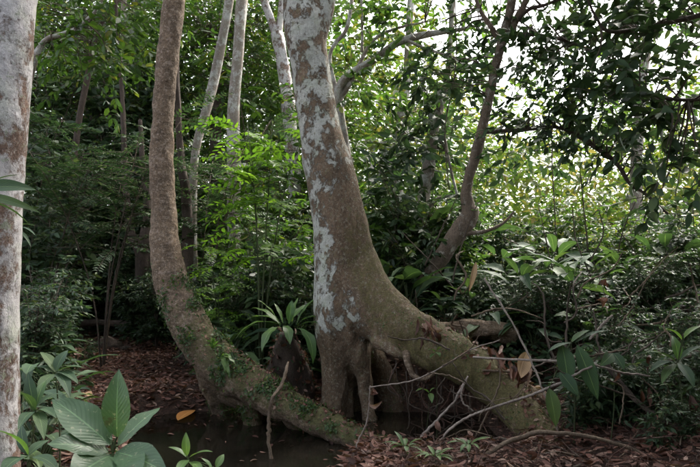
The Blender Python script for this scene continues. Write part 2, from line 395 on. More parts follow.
def crown(tree, origin, blobs, L, mat, ratio=.48, nl=11, twl=.5, limbs=None, twigmat='twig', seed=1, pinnate=False, droop=.3, links=.25, flat=0, far=True, dens=1.6):
    """blobs: (centre xyz, radii xyz, number of sprays)"""
    g = np.random.default_rng(seed); lv = Leaves(); tw = []
    lp = np.vstack([spline(l, 30)[:, :3] for l in limbs]) if limbs else None
    for c, r, n in blobs:
        c = np.asarray(c); r = np.asarray(r)
        for i in range(int(n * dens)):
            v = g.normal(0, 1, 3); v = v / np.linalg.norm(v) * g.uniform(.25, 1) ** .5; b = c + v * r
            out = v * np.array([1, 1, .4]); d = out + g.normal(0, .5, 3) + np.array([0, 0, .1])
            if flat: d[2] *= 1 - flat
            spray(lv, tw, b, d, twl * g.uniform(.6, 1.3), nl + g.integers(-3, 4), L * g.uniform(.85, 1.15), ratio, droop * g.uniform(.2, 1.4), pinnate, g)
            if lp is not None and g.uniform() < links:
                q = lp[np.argmin(np.linalg.norm(lp - b, axis=1))]
                if np.linalg.norm(q - b) < 2.5:
                    m = (q + b) / 2 + g.normal(0, .08, 3) * np.linalg.norm(q - b) + np.array([0, 0, .1]); s = spline([q, m, b], 8)
                    tw.append((s, np.linspace(.012, .004, 8)))
    o = part('crown', lv.mesh('crown', M[mat], origin, far), tree)
    tag(part('twigs', twig_mesh('twigs', tw, M[twigmat], origin, 3 if far else 4), o), kind='stuff')
    return o
def tree(name, label, base, group=None): return thing(name, label, 'tree', base, group)

# --- pale trunk beside the bank plants
A = px_path([(-11, 640, 3.0, 30), (-10, 467, 3.0, 27), (-10, 312, 3.0, 26.5), (-6, 210, 3.0, 26), (-2, 156, 3.0, 26), (4, 80, 3.0, 26), (10, 0, 3.0, 26), (20, -120, 3.0, 25), (34, -330, 3.05, 22), (40, -620, 3.1, 15)])
baseA = P(-11, 640, 3.0); tA = tree('pale_tree', 'smooth whitish trunk blotched pink-brown beside the broad-leaved bank plants', baseA)
part('trunk', organic('pale_trunk', [spline(A, 80)], .014, M['bark_pale'], baseA, .006, 9, lambda c, n: {'moss': .25 * sstep(.9, .2, c[:, 2])}), tA)
crown(tA, baseA, [(A[-1][:3] + [-.3, .3, .6], (1.8, 1.8, .9), 170)], .11, 'leaf_dark', seed=3, twl=.5)

# --- leaning brown tree with a swept base running on as a mossy root
B = px_path([(200, -420, 6.6, 6), (190, -200, 6.6, 9), (180, -60, 6.6, 10.5), (174, 0, 6.6, 10.5), (166, 78, 6.6, 11), (162, 156, 6.6, 11.5), (164, 209, 6.6, 12.5), (166, 256, 6.55, 15), (177, 298, 6.5, 17), (197, 338, 6.4, 18), (224, 368, 6.3, 19), (256, 388, 6.1, 18), (292, 408, 5.9, 15), (336, 429, 5.65, 12.5), (380, 447, 5.4, 9), (420, 464, 5.2, 5)])
Bx = [px_path([(200, 345, 6.4, 13), (214, 374, 6.42, 14), (234, 393, 6.45, 13), (262, 406, 6.5, 11), (290, 425, 6.5, 9)]), px_path([(258, 388, 6.1, 13), (280, 402, 6.1, 12), (300, 426, 6.1, 9), (318, 450, 6.0, 6)]), px_path([(192, 325, 6.5, 11), (206, 365, 6.6, 12), (218, 395, 6.7, 11), (228, 422, 6.8, 11)]), px_path([(236, 380, 6.3, 12), (250, 405, 6.3, 9), (254, 430, 6.25, 8)])]
baseB = P(222, 425, 6.4); tB = tree('leaning_tree', 'brown tree with a swept base bending over the water into a mossy root', baseB)
def attB(c, n):
    m = .55 * sstep(1.4, .55, c[:, 2]) * np.clip(.55 + .6 * n[:, 2], 0, 1) + .42 * sstep(-.75, -.2, c[:, 0]) * np.clip(n[:, 2] + .4, 0, 1)
    return {'moss': m + .1 + .16 * sstep(1.5, .7, c[:, 2])}
trunkB = part('trunk', organic('leaning_trunk', [spline(B, 130)] + [spline(b, 24) for b in Bx], .018, M['bark_brown'], baseB, .016, 7, attB, 5, (.012, lambda c: .35 + .65 * sstep(1.6, .6, c[:, 2]))), tB)
def creeper(root, trunk, label, mask, n, L0, L1, mat, seed):
    gg = np.random.default_rng(seed); me = trunk.data; nv = len(me.vertices)
    co = np.empty(nv * 3, np.float32); me.vertices.foreach_get('co', co); co = co.reshape(-1, 3).astype(float)
    no = np.empty(nv * 3, np.float32); me.vertices.foreach_get('normal', no); no = no.reshape(-1, 3).astype(float)
    w = np.clip(mask(co + np.array(root.location), no), 0, None); k = gg.choice(nv, n, p=w / w.sum())
    nn = no[k]; t = nrm(np.cross(nn, gg.normal(0, 1, (n, 3)))); t[:, 2] -= .35; L = gg.uniform(L0, L1, n); lv = Leaves()
    lv.add(co[k] + nn * gg.uniform(.002, .02, (n, 1)) + gg.normal(0, .01, (n, 3)), t + nn * gg.uniform(.1, .9, (n, 1)), nn + gg.normal(0, .4, (n, 3)), L, L * .6)
    tag(part('creeper', lv.mesh('creeper', M[mat], far=True), root), label, kind='stuff')
def cl_noise(c, f, th): return sstep(th, th + .35, np.array([mnoise.noise((x * f, y * f, z * f)) for x, y, z in c]))
creeper(tB, trunkB, 'tiny creeping leaves and moss on the swept trunk', lambda c, n: (cl_noise(c, 5, .0) + .04) * sstep(1.7, .9, c[:, 2]) * np.clip(n[:, 2] + .55, 0, 1) * sstep(.02, .2, n[:, 2] + .4 + .4 * sstep(-1.6, -.5, c[:, 0])), 6500, .014, .042, 'leaf_mid', 5)
creeper(tB, trunkB, 'dry leaf bits lodged on the swept trunk', lambda c, n: sstep(1.0, .5, c[:, 2]) * np.clip(n[:, 2], 0, 1) ** 1.5, 900, .02, .05, 'leaf_dead', 6)
BT = P(200, -420, 6.6)
Bl = [px_path([(190, -200, 6.6, 7), (140, -330, 6.4, 4), (90, -400, 6.2, 2)]), px_path([(194, -280, 6.6, 6), (260, -370, 6.8, 4), (320, -420, 7.0, 2)])]
for k, l in enumerate(Bl): part('limb', limb_mesh('limb', l, M['bark_brown'], baseB), tB)
crown(tB, baseB, [(BT + [0, 0, .3], (2.2, 2.2, 1.1), 300), (BT + [-2, .4, .2], (1.7, 1.7, .9), 170)], .12, 'leaf_dark', seed=4, limbs=Bl, twl=.55)

# --- the big buttressed tree
C = px_path([(352, 420, 6.95, 10), (350, 385, 6.85, 15), (347, 360, 6.7, 22), (345, 340, 6.55, 28), (344, 315, 6.5, 30), (344, 285, 6.5, 30.5), (342, 256, 6.5, 28.5), (339, 223, 6.5, 26.5), (334, 190, 6.5, 25.5), (326, 156, 6.5, 23.5), (316, 110, 6.5, 20), (309, 60, 6.5, 20), (305, 20, 6.5, 21), (303, 0, 6.5, 20), (297, -60, 6.5, 18), (285, -200, 6.5, 14), (280, -420, 6.5, 8)])
Cf = px_path([(308, 70, 6.5, 12), (316, 32, 6.5, 13), (324, 0, 6.5, 12), (336, -60, 6.45, 11), (365, -200, 6.3, 8), (400, -380, 6.2, 5)])
Cb = px_path([(343, 150, 6.5, 7), (350, 185, 6.45, 9), (356, 220, 6.42, 11), (363, 255, 6.38, 13), (375, 288, 6.3, 17), (396, 318, 6.2, 21), (425, 340, 6.1, 22), (457, 358, 5.95, 21), (487, 378, 5.85, 19.5), (512, 402, 5.7, 18.5), (536, 430, 5.4, 18), (558, 460, 5.1, 17.5), (590, 496, 4.8, 16)])
Cb2 = px_path([(350, 270, 6.4, 20), (364, 308, 6.3, 21), (390, 334, 6.2, 16), (428, 352, 6.1, 14), (466, 370, 6.0, 12)])
Cl = [px_path([(330, 290, 6.5, 14), (332, 325, 6.5, 15), (335, 360, 6.5, 13), (334, 395, 6.5, 12), (328, 425, 6.45, 14), (322, 450, 6.4, 16)]),
      px_path([(352, 320, 6.6, 19), (366, 350, 6.8, 15), (386, 385, 6.9, 12), (395, 420, 6.9, 13), (400, 450, 6.9, 15)]),
      px_path([(352, 325, 6.45, 18), (358, 352, 6.4, 12), (364, 380, 6.45, 7), (368, 410, 6.45, 6), (372, 440, 6.4, 7)]),
      px_path([(338, 340, 6.5, 10), (346, 375, 6.6, 6), (348, 410, 6.6, 5), (350, 440, 6.6, 6)]),
      px_path([(345, 300, 6.7, 18), (360, 350, 7.1, 16), (370, 400, 7.4, 14)]),
      px_path([(440, 345, 6.3, 16), (475, 360, 6.8, 14), (520, 372, 7.4, 10)]),
      px_path([(505, 385, 5.9, 14), (530, 400, 6.0, 12), (575, 425, 6.1, 9), (620, 450, 6.1, 6)]),
      px_path([(375, 340, 6.15, 6), (392, 350, 6.0, 5), (408, 358, 5.95, 4), (430, 366, 5.95, 4)])]
baseC = P(345, 420, 6.5); tC = tree('buttress_tree', 'big mottled tree with a flaring buttress root arching over a dark hollow', baseC)
Cbs = spline(Cb, 60)[:, :3]
def attC(c, n):
    db = np.min(np.linalg.norm(c[:, None] - Cbs[None, ::2], axis=2), axis=1)
    bt = sstep(.42, .16, db) * sstep(2.6, 1.6, c[:, 2])
    moss = np.clip(.5 * bt + .2 * sstep(1.2, .4, c[:, 2]) + .12 * sstep(3, 1, c[:, 2]), 0, .75)
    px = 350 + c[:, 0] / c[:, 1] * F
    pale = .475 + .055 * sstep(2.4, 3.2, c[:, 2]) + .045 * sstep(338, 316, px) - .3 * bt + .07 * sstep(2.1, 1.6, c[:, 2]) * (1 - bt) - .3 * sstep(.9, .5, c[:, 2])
    return {'moss': moss, 'pale': pale}
trunkC = part('trunk', organic('buttress_trunk', [spline(p, max(20, len(p) * 9)) for p in [C, Cf, Cb, Cb2] + Cl], .02, M['bark_main'], baseC, .014, 5, attC, 5, (.016, lambda c: .35 + .65 * sstep(1.4, .6, c[:, 2]))), tC)
part('aerial_root', limb_mesh('aerial_root', px_path([(406, 352, 5.9, 4), (408, 364, 5.82, 3.2), (414, 376, 5.8, 2.6), (424, 379, 5.8, 2.2), (434, 374, 5.85, 1.6)]), M['bark_brown'], baseC), tC)
creeper(tC, trunkC, 'moss tufts and tiny leaves on the buttress', lambda c, n: (cl_noise(c, 3, .0) + .05) * sstep(1.5, .8, c[:, 2]) * np.clip(n[:, 2] + .25, 0, 1) * sstep(-.1, .3, c[:, 0]), 1300, .01, .024, 'leaf_mid', 8)
creeper(tC, trunkC, 'dry leaves lodged along the buttress root', lambda c, n: sstep(.9, .5, c[:, 2]) * np.clip(n[:, 2] - .3, 0, 1) * sstep(.3, .9, c[:, 0]), 500, .03, .07, 'leaf_dead', 9)
CT = P(290, -420, 6.5)
Cll = [px_path([(283, -300, 6.5, 9), (220, -420, 6.8, 6), (160, -480, 7.2, 3)]), px_path([(380, -280, 6.3, 6), (440, -380, 6.6, 4), (520, -430, 7.0, 2)])]
for l in Cll: part('limb', limb_mesh('limb', l, M['bark_thin'], baseC), tC)
crown(tC, baseC, [(CT + [0, .5, .3], (2.6, 2.4, 1.2), 380), (CT + [2.4, .4, .2], (2.0, 2.0, 1.0), 260)], .13, 'leaf_dark', seed=5, limbs=Cll, twl=.6)

# --- crooked tree on the bank
G = px_path([(404, 322, 8.0, 11), (420, 290, 8.0, 8.5), (436, 266, 8.0, 8), (450, 244, 8.0, 8.5), (462, 228, 8.0, 9.5), (470, 214, 8.0, 9), (467, 203, 8.0, 6.4), (466, 190, 8.0, 5.6), (471, 170, 8.0, 5.2), (477, 150, 8.0, 5.6), (485, 118, 8.0, 5), (491, 90, 8.0, 4.9), (496, 65, 8.0, 4.8), (501, 45, 8.0, 4.8), (507, 22, 8.0, 5), (512, 0, 8.0, 4.6), (524, -60, 8.0, 4.4), (545, -180, 8.0, 3)])
Gl = [px_path([(502, 42, 8.0, 4), (511, 30, 8.0, 4), (518, 16, 8.0, 3.6), (526, 0, 8.0, 3.4), (545, -60, 7.9, 3)]),
      px_path([(504, 36, 8, 3.2), (497, 36, 7.95, 3), (490, 25, 7.9, 2.6), (480, 10, 7.9, 2.2), (470, -20, 7.9, 1.6)]),
      px_path([(518, 20, 8, 2.4), (530, 9, 7.8, 2.1), (545, 5, 7.6, 1.8), (566, -4, 7.4, 1.4)]),
      px_path([(503, 32, 8, 2.4), (525, 34, 7.8, 2), (545, 36, 7.6, 1.7), (580, 46, 7.3, 1.2), (610, 60, 7.2, .8)]),
      px_path([(486, 132, 8, 2.2), (520, 130, 7.8, 2.1), (560, 128, 7.5, 2), (599, 150, 7.2, 2.2), (618, 165, 7.1, 2.1), (630, 184, 7.0, 1.9), (644, 193, 6.9, 1.6), (668, 214, 6.8, 1.1)]),
      px_path([(464, 234, 7.95, 2.4), (486, 231, 7.9, 2), (502, 224, 7.9, 1.6), (514, 212, 7.9, 1)])]
baseG = P(408, 318, 8.0); tG = tree('crooked_tree', 'crooked grey-brown tree with a knobbly elbow on the overgrown bank', baseG)
part('trunk', organic('crooked_trunk', [spline(G, 90)], .018, M['bark_crook'], baseG, .012, 8, lambda c, n: {'moss': .3 * sstep(2.4, 1.6, c[:, 2])}), tG)
for k, l in enumerate(Gl): part('limb', limb_mesh('limb', l, M['bark_crook' if k in (0, 1, 5) else 'bark_dark'], baseG, 8, seed=k), tG)
bl = [(P(552, 72, 7.4), (.75, .6, .55), 56), (P(600, 60, 7.2), (.8, .6, .5), 55), (P(548, 140, 7.6), (.7, .5, .35), 40), (P(445, 60, 8.3), (.5, .4, .6), 36),
      (P(585, 120, 7.0), (.7, .5, .45), 50), (P(560, 10, 7.6), (1.1, .7, .5), 60), (P(545, -90, 8), (1.9, 1.6, 1.0), 200), (P(520, 30, 8.9), (.7, .3, .5), 34), (P(630, 150, 6.9), (.5, .4, .3), 26)]
crown(tG, baseG, bl, .14, 'leaf_dark', seed=6, limbs=[G[8:]] + Gl, twl=.42, links=.4, far=False, ratio=.52, dens=.78)

# --- slender trunks of the middle distance
def simple_tree(name, label, rows, mat, limbs=(), blobs=(), L=.13, lmat='leaf_dark', seed=0, group=None, k=12, **kw):
    path = px_path(rows); base = path[0][:3].copy(); base[2] = float(hground(base[0], base[1])) - .1
    path = np.vstack([[*base, path[0][3] * 1.25], path])
    tr = tree(name, label, base, group)
    part('trunk', limb_mesh('trunk', path, M[mat], base, k, 60, .14, seed), tr)
    lp = [px_path(l) for l in limbs]
    for l in lp: part('limb', limb_mesh('limb', l, M[mat], base, 7, seed=seed), tr)
    if blobs: crown(tr, base, blobs, L, lmat, seed=seed, limbs=lp + [path[-6:]], **kw)
    return tr
top = lambda px, py, d, dz=.8: P(px, py, d) + np.array([0, 0, dz])
simple_tree('slender_tree', 'thin pale trunk slanting up just behind the leaning brown tree', [(197, 320, 10, 6), (194, 270, 10, 5), (192, 220, 10, 4.6), (195, 155, 10, 4.4), (209, 100, 10, 4.6), (222, 42, 10, 4.6), (230, 0, 10, 4.4), (246, -110, 10, 3.6), (262, -260, 10, 2.4)], 'bark_thin',
            blobs=[(top(255, -160, 10, .6), (2.0, 1.8, 1.1), 160)], seed=11)
simple_tree('slender_tree', 'straight tan trunk rising from bright green compound leaves', [(236, 320, 11, 6.5), (234, 220, 11, 5.8), (233, 150, 11, 5.8), (234, 100, 11, 5.8), (239, 40, 11, 6.2), (242, 0, 11, 6.2), (248, -120, 11, 5), (254, -300, 11, 3)], 'bark_thin',
            blobs=[(top(250, -190, 11, .5), (2.2, 2, 1.2), 170)], seed=12)
simple_tree('forked_tree', 'pinkish pale trunk forking in two beside the mottled tree', [(300, 320, 13, 8), (294, 180, 13, 7), (287, 95, 13, 6.6), (282, 60, 13, 6.4), (277, 33, 13, 6)], 'bark_pale',
            limbs=[[(278, 38, 13, 5), (271, 20, 13, 4.2), (264, 0, 13, 3.8), (250, -60, 13, 3)], [(277, 36, 13, 4.6), (281, 15, 13, 3.6), (282, 0, 13, 3.4), (292, -70, 13, 2.6)]], blobs=[(top(275, -90, 13, .4), (2.6, 2, 1.3), 170)], seed=13)
simple_tree('dark_tree', 'dark forked stem standing close behind the leaning brown trunk', [(146, 330, 11.5, 8), (144, 275, 11.5, 8), (141, 250, 11.5, 7), (133, 240, 11.5, 5), (128, 215, 11.5, 3.6), (125, 180, 11.5, 3), (124, 140, 11.5, 2.5), (120, 60, 11.5, 2), (112, -40, 11.5, 1.5)], 'bark_dark',
            limbs=[[(142, 255, 11.5, 7), (147, 225, 11.5, 5), (147, 195, 11.5, 4), (143, 165, 11.5, 3), (140, 120, 11.5, 2)]], seed=14)
simple_tree('dark_tree', 'dim stem half hidden between the leaning tree and the thin pale trunk', [(187, 330, 9.2, 6), (187, 270, 9.2, 5), (188, 230, 9.2, 6), (186, 195, 9.2, 5), (180, 150, 9.2, 3.5), (176, 60, 9.2, 2.5)], 'bark_dark', seed=15)
simple_tree('arching_tree', 'tree behind the mottled trunk sending a pale bough arching to one side', [(352, 320, 9.5, 9), (350, 220, 9.5, 7), (344, 150, 9.5, 6), (338, 100, 9.5, 5.5), (344, 80, 9.4, 5), (365, 66, 9.3, 4.2), (384, 52, 9.2, 4), (402, 41, 9.1, 3.8), (430, 34, 9.0, 3.2), (462, 29, 9, 2), (500, 20, 8.9, 1)], 'bark_thin',
            limbs=[[(340, 98, 9.5, 3), (352, 80, 9.4, 2.4), (364, 55, 9.3, 2), (376, 38, 9.2, 1.7), (398, 28, 9.1, 1.4), (425, 22, 9, .9)], [(362, 52, 9.3, 1.6), (362, 25, 9.3, 1.5), (361, -10, 9.3, 1.2)], [(338, 100, 9.5, 2.6), (330, 55, 9.5, 2), (346, 30, 9.5, 2), (352, 0, 9.5, 1.8)], [(408, 41, 9, 1.6), (430, 50, 8.9, 1.4), (455, 58, 8.9, 1)]],
            blobs=[(P(365, 20, 9.4), (.6, .6, .4), 16), (P(440, 10, 9), (.9, .6, .5), 50), (P(375, 80, 9.3), (.8, .5, .4), 40), (P(400, -60, 9), (2, 1.5, .8), 110)], L=.155, lmat='leaf_mid', seed=16, dens=.75)
simple_tree('grey_tree', 'grey mossy trunk half screened by leaves between the mottled and crooked trees', [(418, 300, 9.8, 8), (420, 240, 9.8, 6.5), (424, 195, 9.8, 6), (430, 160, 9.8, 5.4), (437, 120, 9.8, 4), (448, 70, 9.8, 3), (452, 0, 9.8, 2.4), (455, -80, 9.8, 2)], 'bark_thin',
            limbs=[[(424, 214, 9.8, 2.4), (436, 200, 9.7, 2), (452, 196, 9.6, 1.6), (463, 199, 9.5, 1.2)], [(458, 198, 9.5, 1.6), (452, 175, 9.5, 1.5), (447, 150, 9.5, 1.3), (440, 110, 9.6, 1)]], blobs=[(P(440, 95, 9.6), (.7, .6, .6), 60), (P(425, 150, 9.4), (.7, .4, .4), 40)], L=.19, seed=17, dens=.9)
simple_tree('slender_tree', 'hair-thin pale trunk far back among the small leaves', [(124, 320, 15, 3.2), (123, 200, 15, 3), (123, 100, 15, 2.8), (124, 0, 15, 2.6), (124, -120, 15, 2)], 'bark_thin', seed=18)
simple_tree('slender_tree', 'slanting dark pole crossing the leaves beside the pale blotched trunk', [(60, 320, 12, 4), (75, 150, 12, 3.4), (97, 36, 12, 2.4), (118, 0, 12, 2), (150, -70, 12, 1.6)], 'bark_dark', blobs=[(P(70, 15, 12), (1.6, 1.2, .9), 110), (P(150, -100, 12), (2.2, 1.6, 1.2), 130)], seed=19, L=.14, lmat='leaf_mid')
simple_tree('slender_tree', 'pale stem leaning up behind the blotched trunk with a bare side branch', [(8, 320, 8.5, 5), (18, 150, 8.5, 4), (37, 52, 8.5, 3), (63, 34, 8.5, 2.6), (76, 29, 8.5, 2), (100, 5, 8.5, 1.6), (120, -40, 8.5, 1)], 'bark_thin', blobs=[(P(90, 50, 8.6), (.8, .5, .45), 34), (P(130, 5, 8.6), (.7, .5, .4), 34)], seed=20, L=.15, lmat='leaf_mid')
# trees whose trunks stand beyond the view and whose boughs hang into it
simple_tree('overhanging_tree', 'large-leaved boughs hanging in dark against the bright sky', [(800, 320, 6.8, 16), (798, 100, 6.8, 14), (790, -60, 6.8, 12), (770, -260, 6.8, 8)], 'bark_dark',
            limbs=[[(796, 40, 6.8, 6), (740, 10, 6.6, 4), (680, 20, 6.5, 2.6), (613, 32, 6.4, 1.8), (596, 17, 6.4, 1.5), (586, -5, 6.4, 1)], [(797, 120, 6.8, 5), (740, 95, 6.4, 3), (690, 100, 6.2, 2), (640, 95, 6.1, 1)], [(790, -50, 6.8, 6), (700, -60, 6.5, 4), (620, -60, 6.5, 2)]],
            blobs=[(P(655, 65, 6.4), (.5, .5, .45), 34), (P(690, 120, 6.0), (.5, .5, .5), 34), (P(680, 10, 6.6), (.9, .7, .5), 40), (P(620, 95, 6.3), (.5, .4, .4), 22), (P(690, 190, 6.4), (.4, .4, .35), 24), (P(720, -120, 6.6), (2.2, 2, 1.0), 190), ((3.2, 4.2, 5.6), (2.4, 2.2, 1.0), 460), ((4.2, 6.6, 5.4), (2.2, 2.2, 1.0), 380)], L=.17, ratio=.5, seed=21, links=.4, far=False, dens=.72)  # last two leaf masses added above the view to shade the right bank
simple_tree('overhanging_tree', 'small-leaved tree with sunlit sprays high beyond the crooked tree', [(640, 300, 13, 7), (636, 180, 13, 6), (642, 90, 13, 5), (650, 0, 13, 4), (656, -100, 13, 3)], 'bark_thin',
            blobs=[(P(650, 60, 13), (2.2, 1.6, 1.2), 100), (P(560, 120, 13), (1.6, 1.2, .8), 60), (P(690, 130, 12), (1.4, 1.2, .9), 60), (P(640, -40, 13), (2.6, 2, 1.2), 70)], L=.19, lmat='leaf_mid', seed=22, dens=.55)
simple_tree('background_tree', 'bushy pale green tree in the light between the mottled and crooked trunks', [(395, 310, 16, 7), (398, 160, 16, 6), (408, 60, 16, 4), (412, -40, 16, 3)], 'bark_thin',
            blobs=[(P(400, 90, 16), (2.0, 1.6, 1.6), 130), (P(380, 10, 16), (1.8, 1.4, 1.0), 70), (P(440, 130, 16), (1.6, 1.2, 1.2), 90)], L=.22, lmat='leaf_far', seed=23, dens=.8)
simple_tree('background_tree', 'dark bushy tree closing the gap behind the hair-thin trunk', [(90, 310, 17, 8), (92, 150, 17, 7), (90, 30, 17, 5)], 'bark_dark', blobs=[(P(80, 100, 17), (3, 2, 2.6), 260), (P(150, 60, 17), (2.4, 2, 2.2), 200), (P(40, 10, 17), (2.4, 2, 2), 140)], L=.16, seed=24)
simple_tree('background_tree', 'leafy tree filling the space behind the straight tan trunk', [(215, 310, 15, 7), (216, 150, 15, 6), (218, 40, 15, 4)], 'bark_dark', blobs=[(P(200, 60, 15), (2, 1.6, 1.9), 190), (P(262, 60, 15.5), (1.7, 1.5, 1.7), 160), (P(215, -10, 15), (2.4, 1.6, 1.2), 130)], L=.14, lmat='leaf_mid', seed=25)

# ------------------------------------------------------------------ shrubs and saplings
K = {}
K['small'] = [make_shrub('shrub', 1.5, .75, 10, 24, .08, 'leaf_dark', .5, seed=31 + i, twl=.4, nl=13) for i in range(2)]
K['mid'] = [make_shrub('shrub', 2.3, .9, 9, 22, .155, 'leaf_dark', .46, seed=41 + i, twl=.5, nl=11) for i in range(2)]
K['green'] = [make_shrub('shrub', 2.2, .9, 9, 20, .15, 'leaf_mid', .46, seed=51 + i, twl=.5, nl=11) for i in range(2)]
K['sapling'] = [make_shrub('sapling', 4.4, 1.0, 6, 48, .165, 'leaf_dark', .46, seed=61 + i, twl=.6, nl=12, stem_r=.022, low=.12) for i in range(2)]
K['saplingG'] = [make_shrub('sapling', 4.4, 1.0, 6, 44, .165, 'leaf_mid', .46, seed=71 + i, twl=.6, nl=12, stem_r=.022, low=.15) for i in range(2)]
K['pinnate'] = [make_shrub('compound_leaved_sapling', 2.6, .5, 4, 14, .1, 'leaf_bright', .42, True, seed=81 + i, twl=.6, nl=17, droop=.35, low=.45, stemmat='stem_green') for i in range(2)]
K['feather'] = [make_shrub('feathery_sapling', 3.0, 1.1, 5, 20, .07, 'leaf_dark', .45, True, seed=91 + i, twl=.75, nl=26, droop=.22, low=.5) for i in range(2)]
K['big'] = [make_shrub('large_leaved_shrub', 2.0, .9, 8, 13, .2, 'leaf_dark', .4, seed=101 + i, twl=.45, nl=8, droop=.45) for i in range(2)]
K['low'] = [make_shrub('seedling_clump', .6, .35, 6, 6, .085, 'leaf_dark', .42, seed=111 + i, twl=.22, nl=7, stem_r=.006, stemmat='stem_green') for i in range(2)]
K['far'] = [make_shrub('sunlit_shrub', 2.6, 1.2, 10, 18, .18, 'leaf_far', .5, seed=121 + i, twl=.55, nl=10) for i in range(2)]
def put(kind, i, px, d, s=1., rz=None, label='', group=None, dz=0., x=None):
    x = X(px, d); z = float(hground(x, d)) + dz
    o = dup(K[kind][i % 2], (x, d, z), rng.uniform(0, 6.28) if rz is None else rz, s, label, group); return o
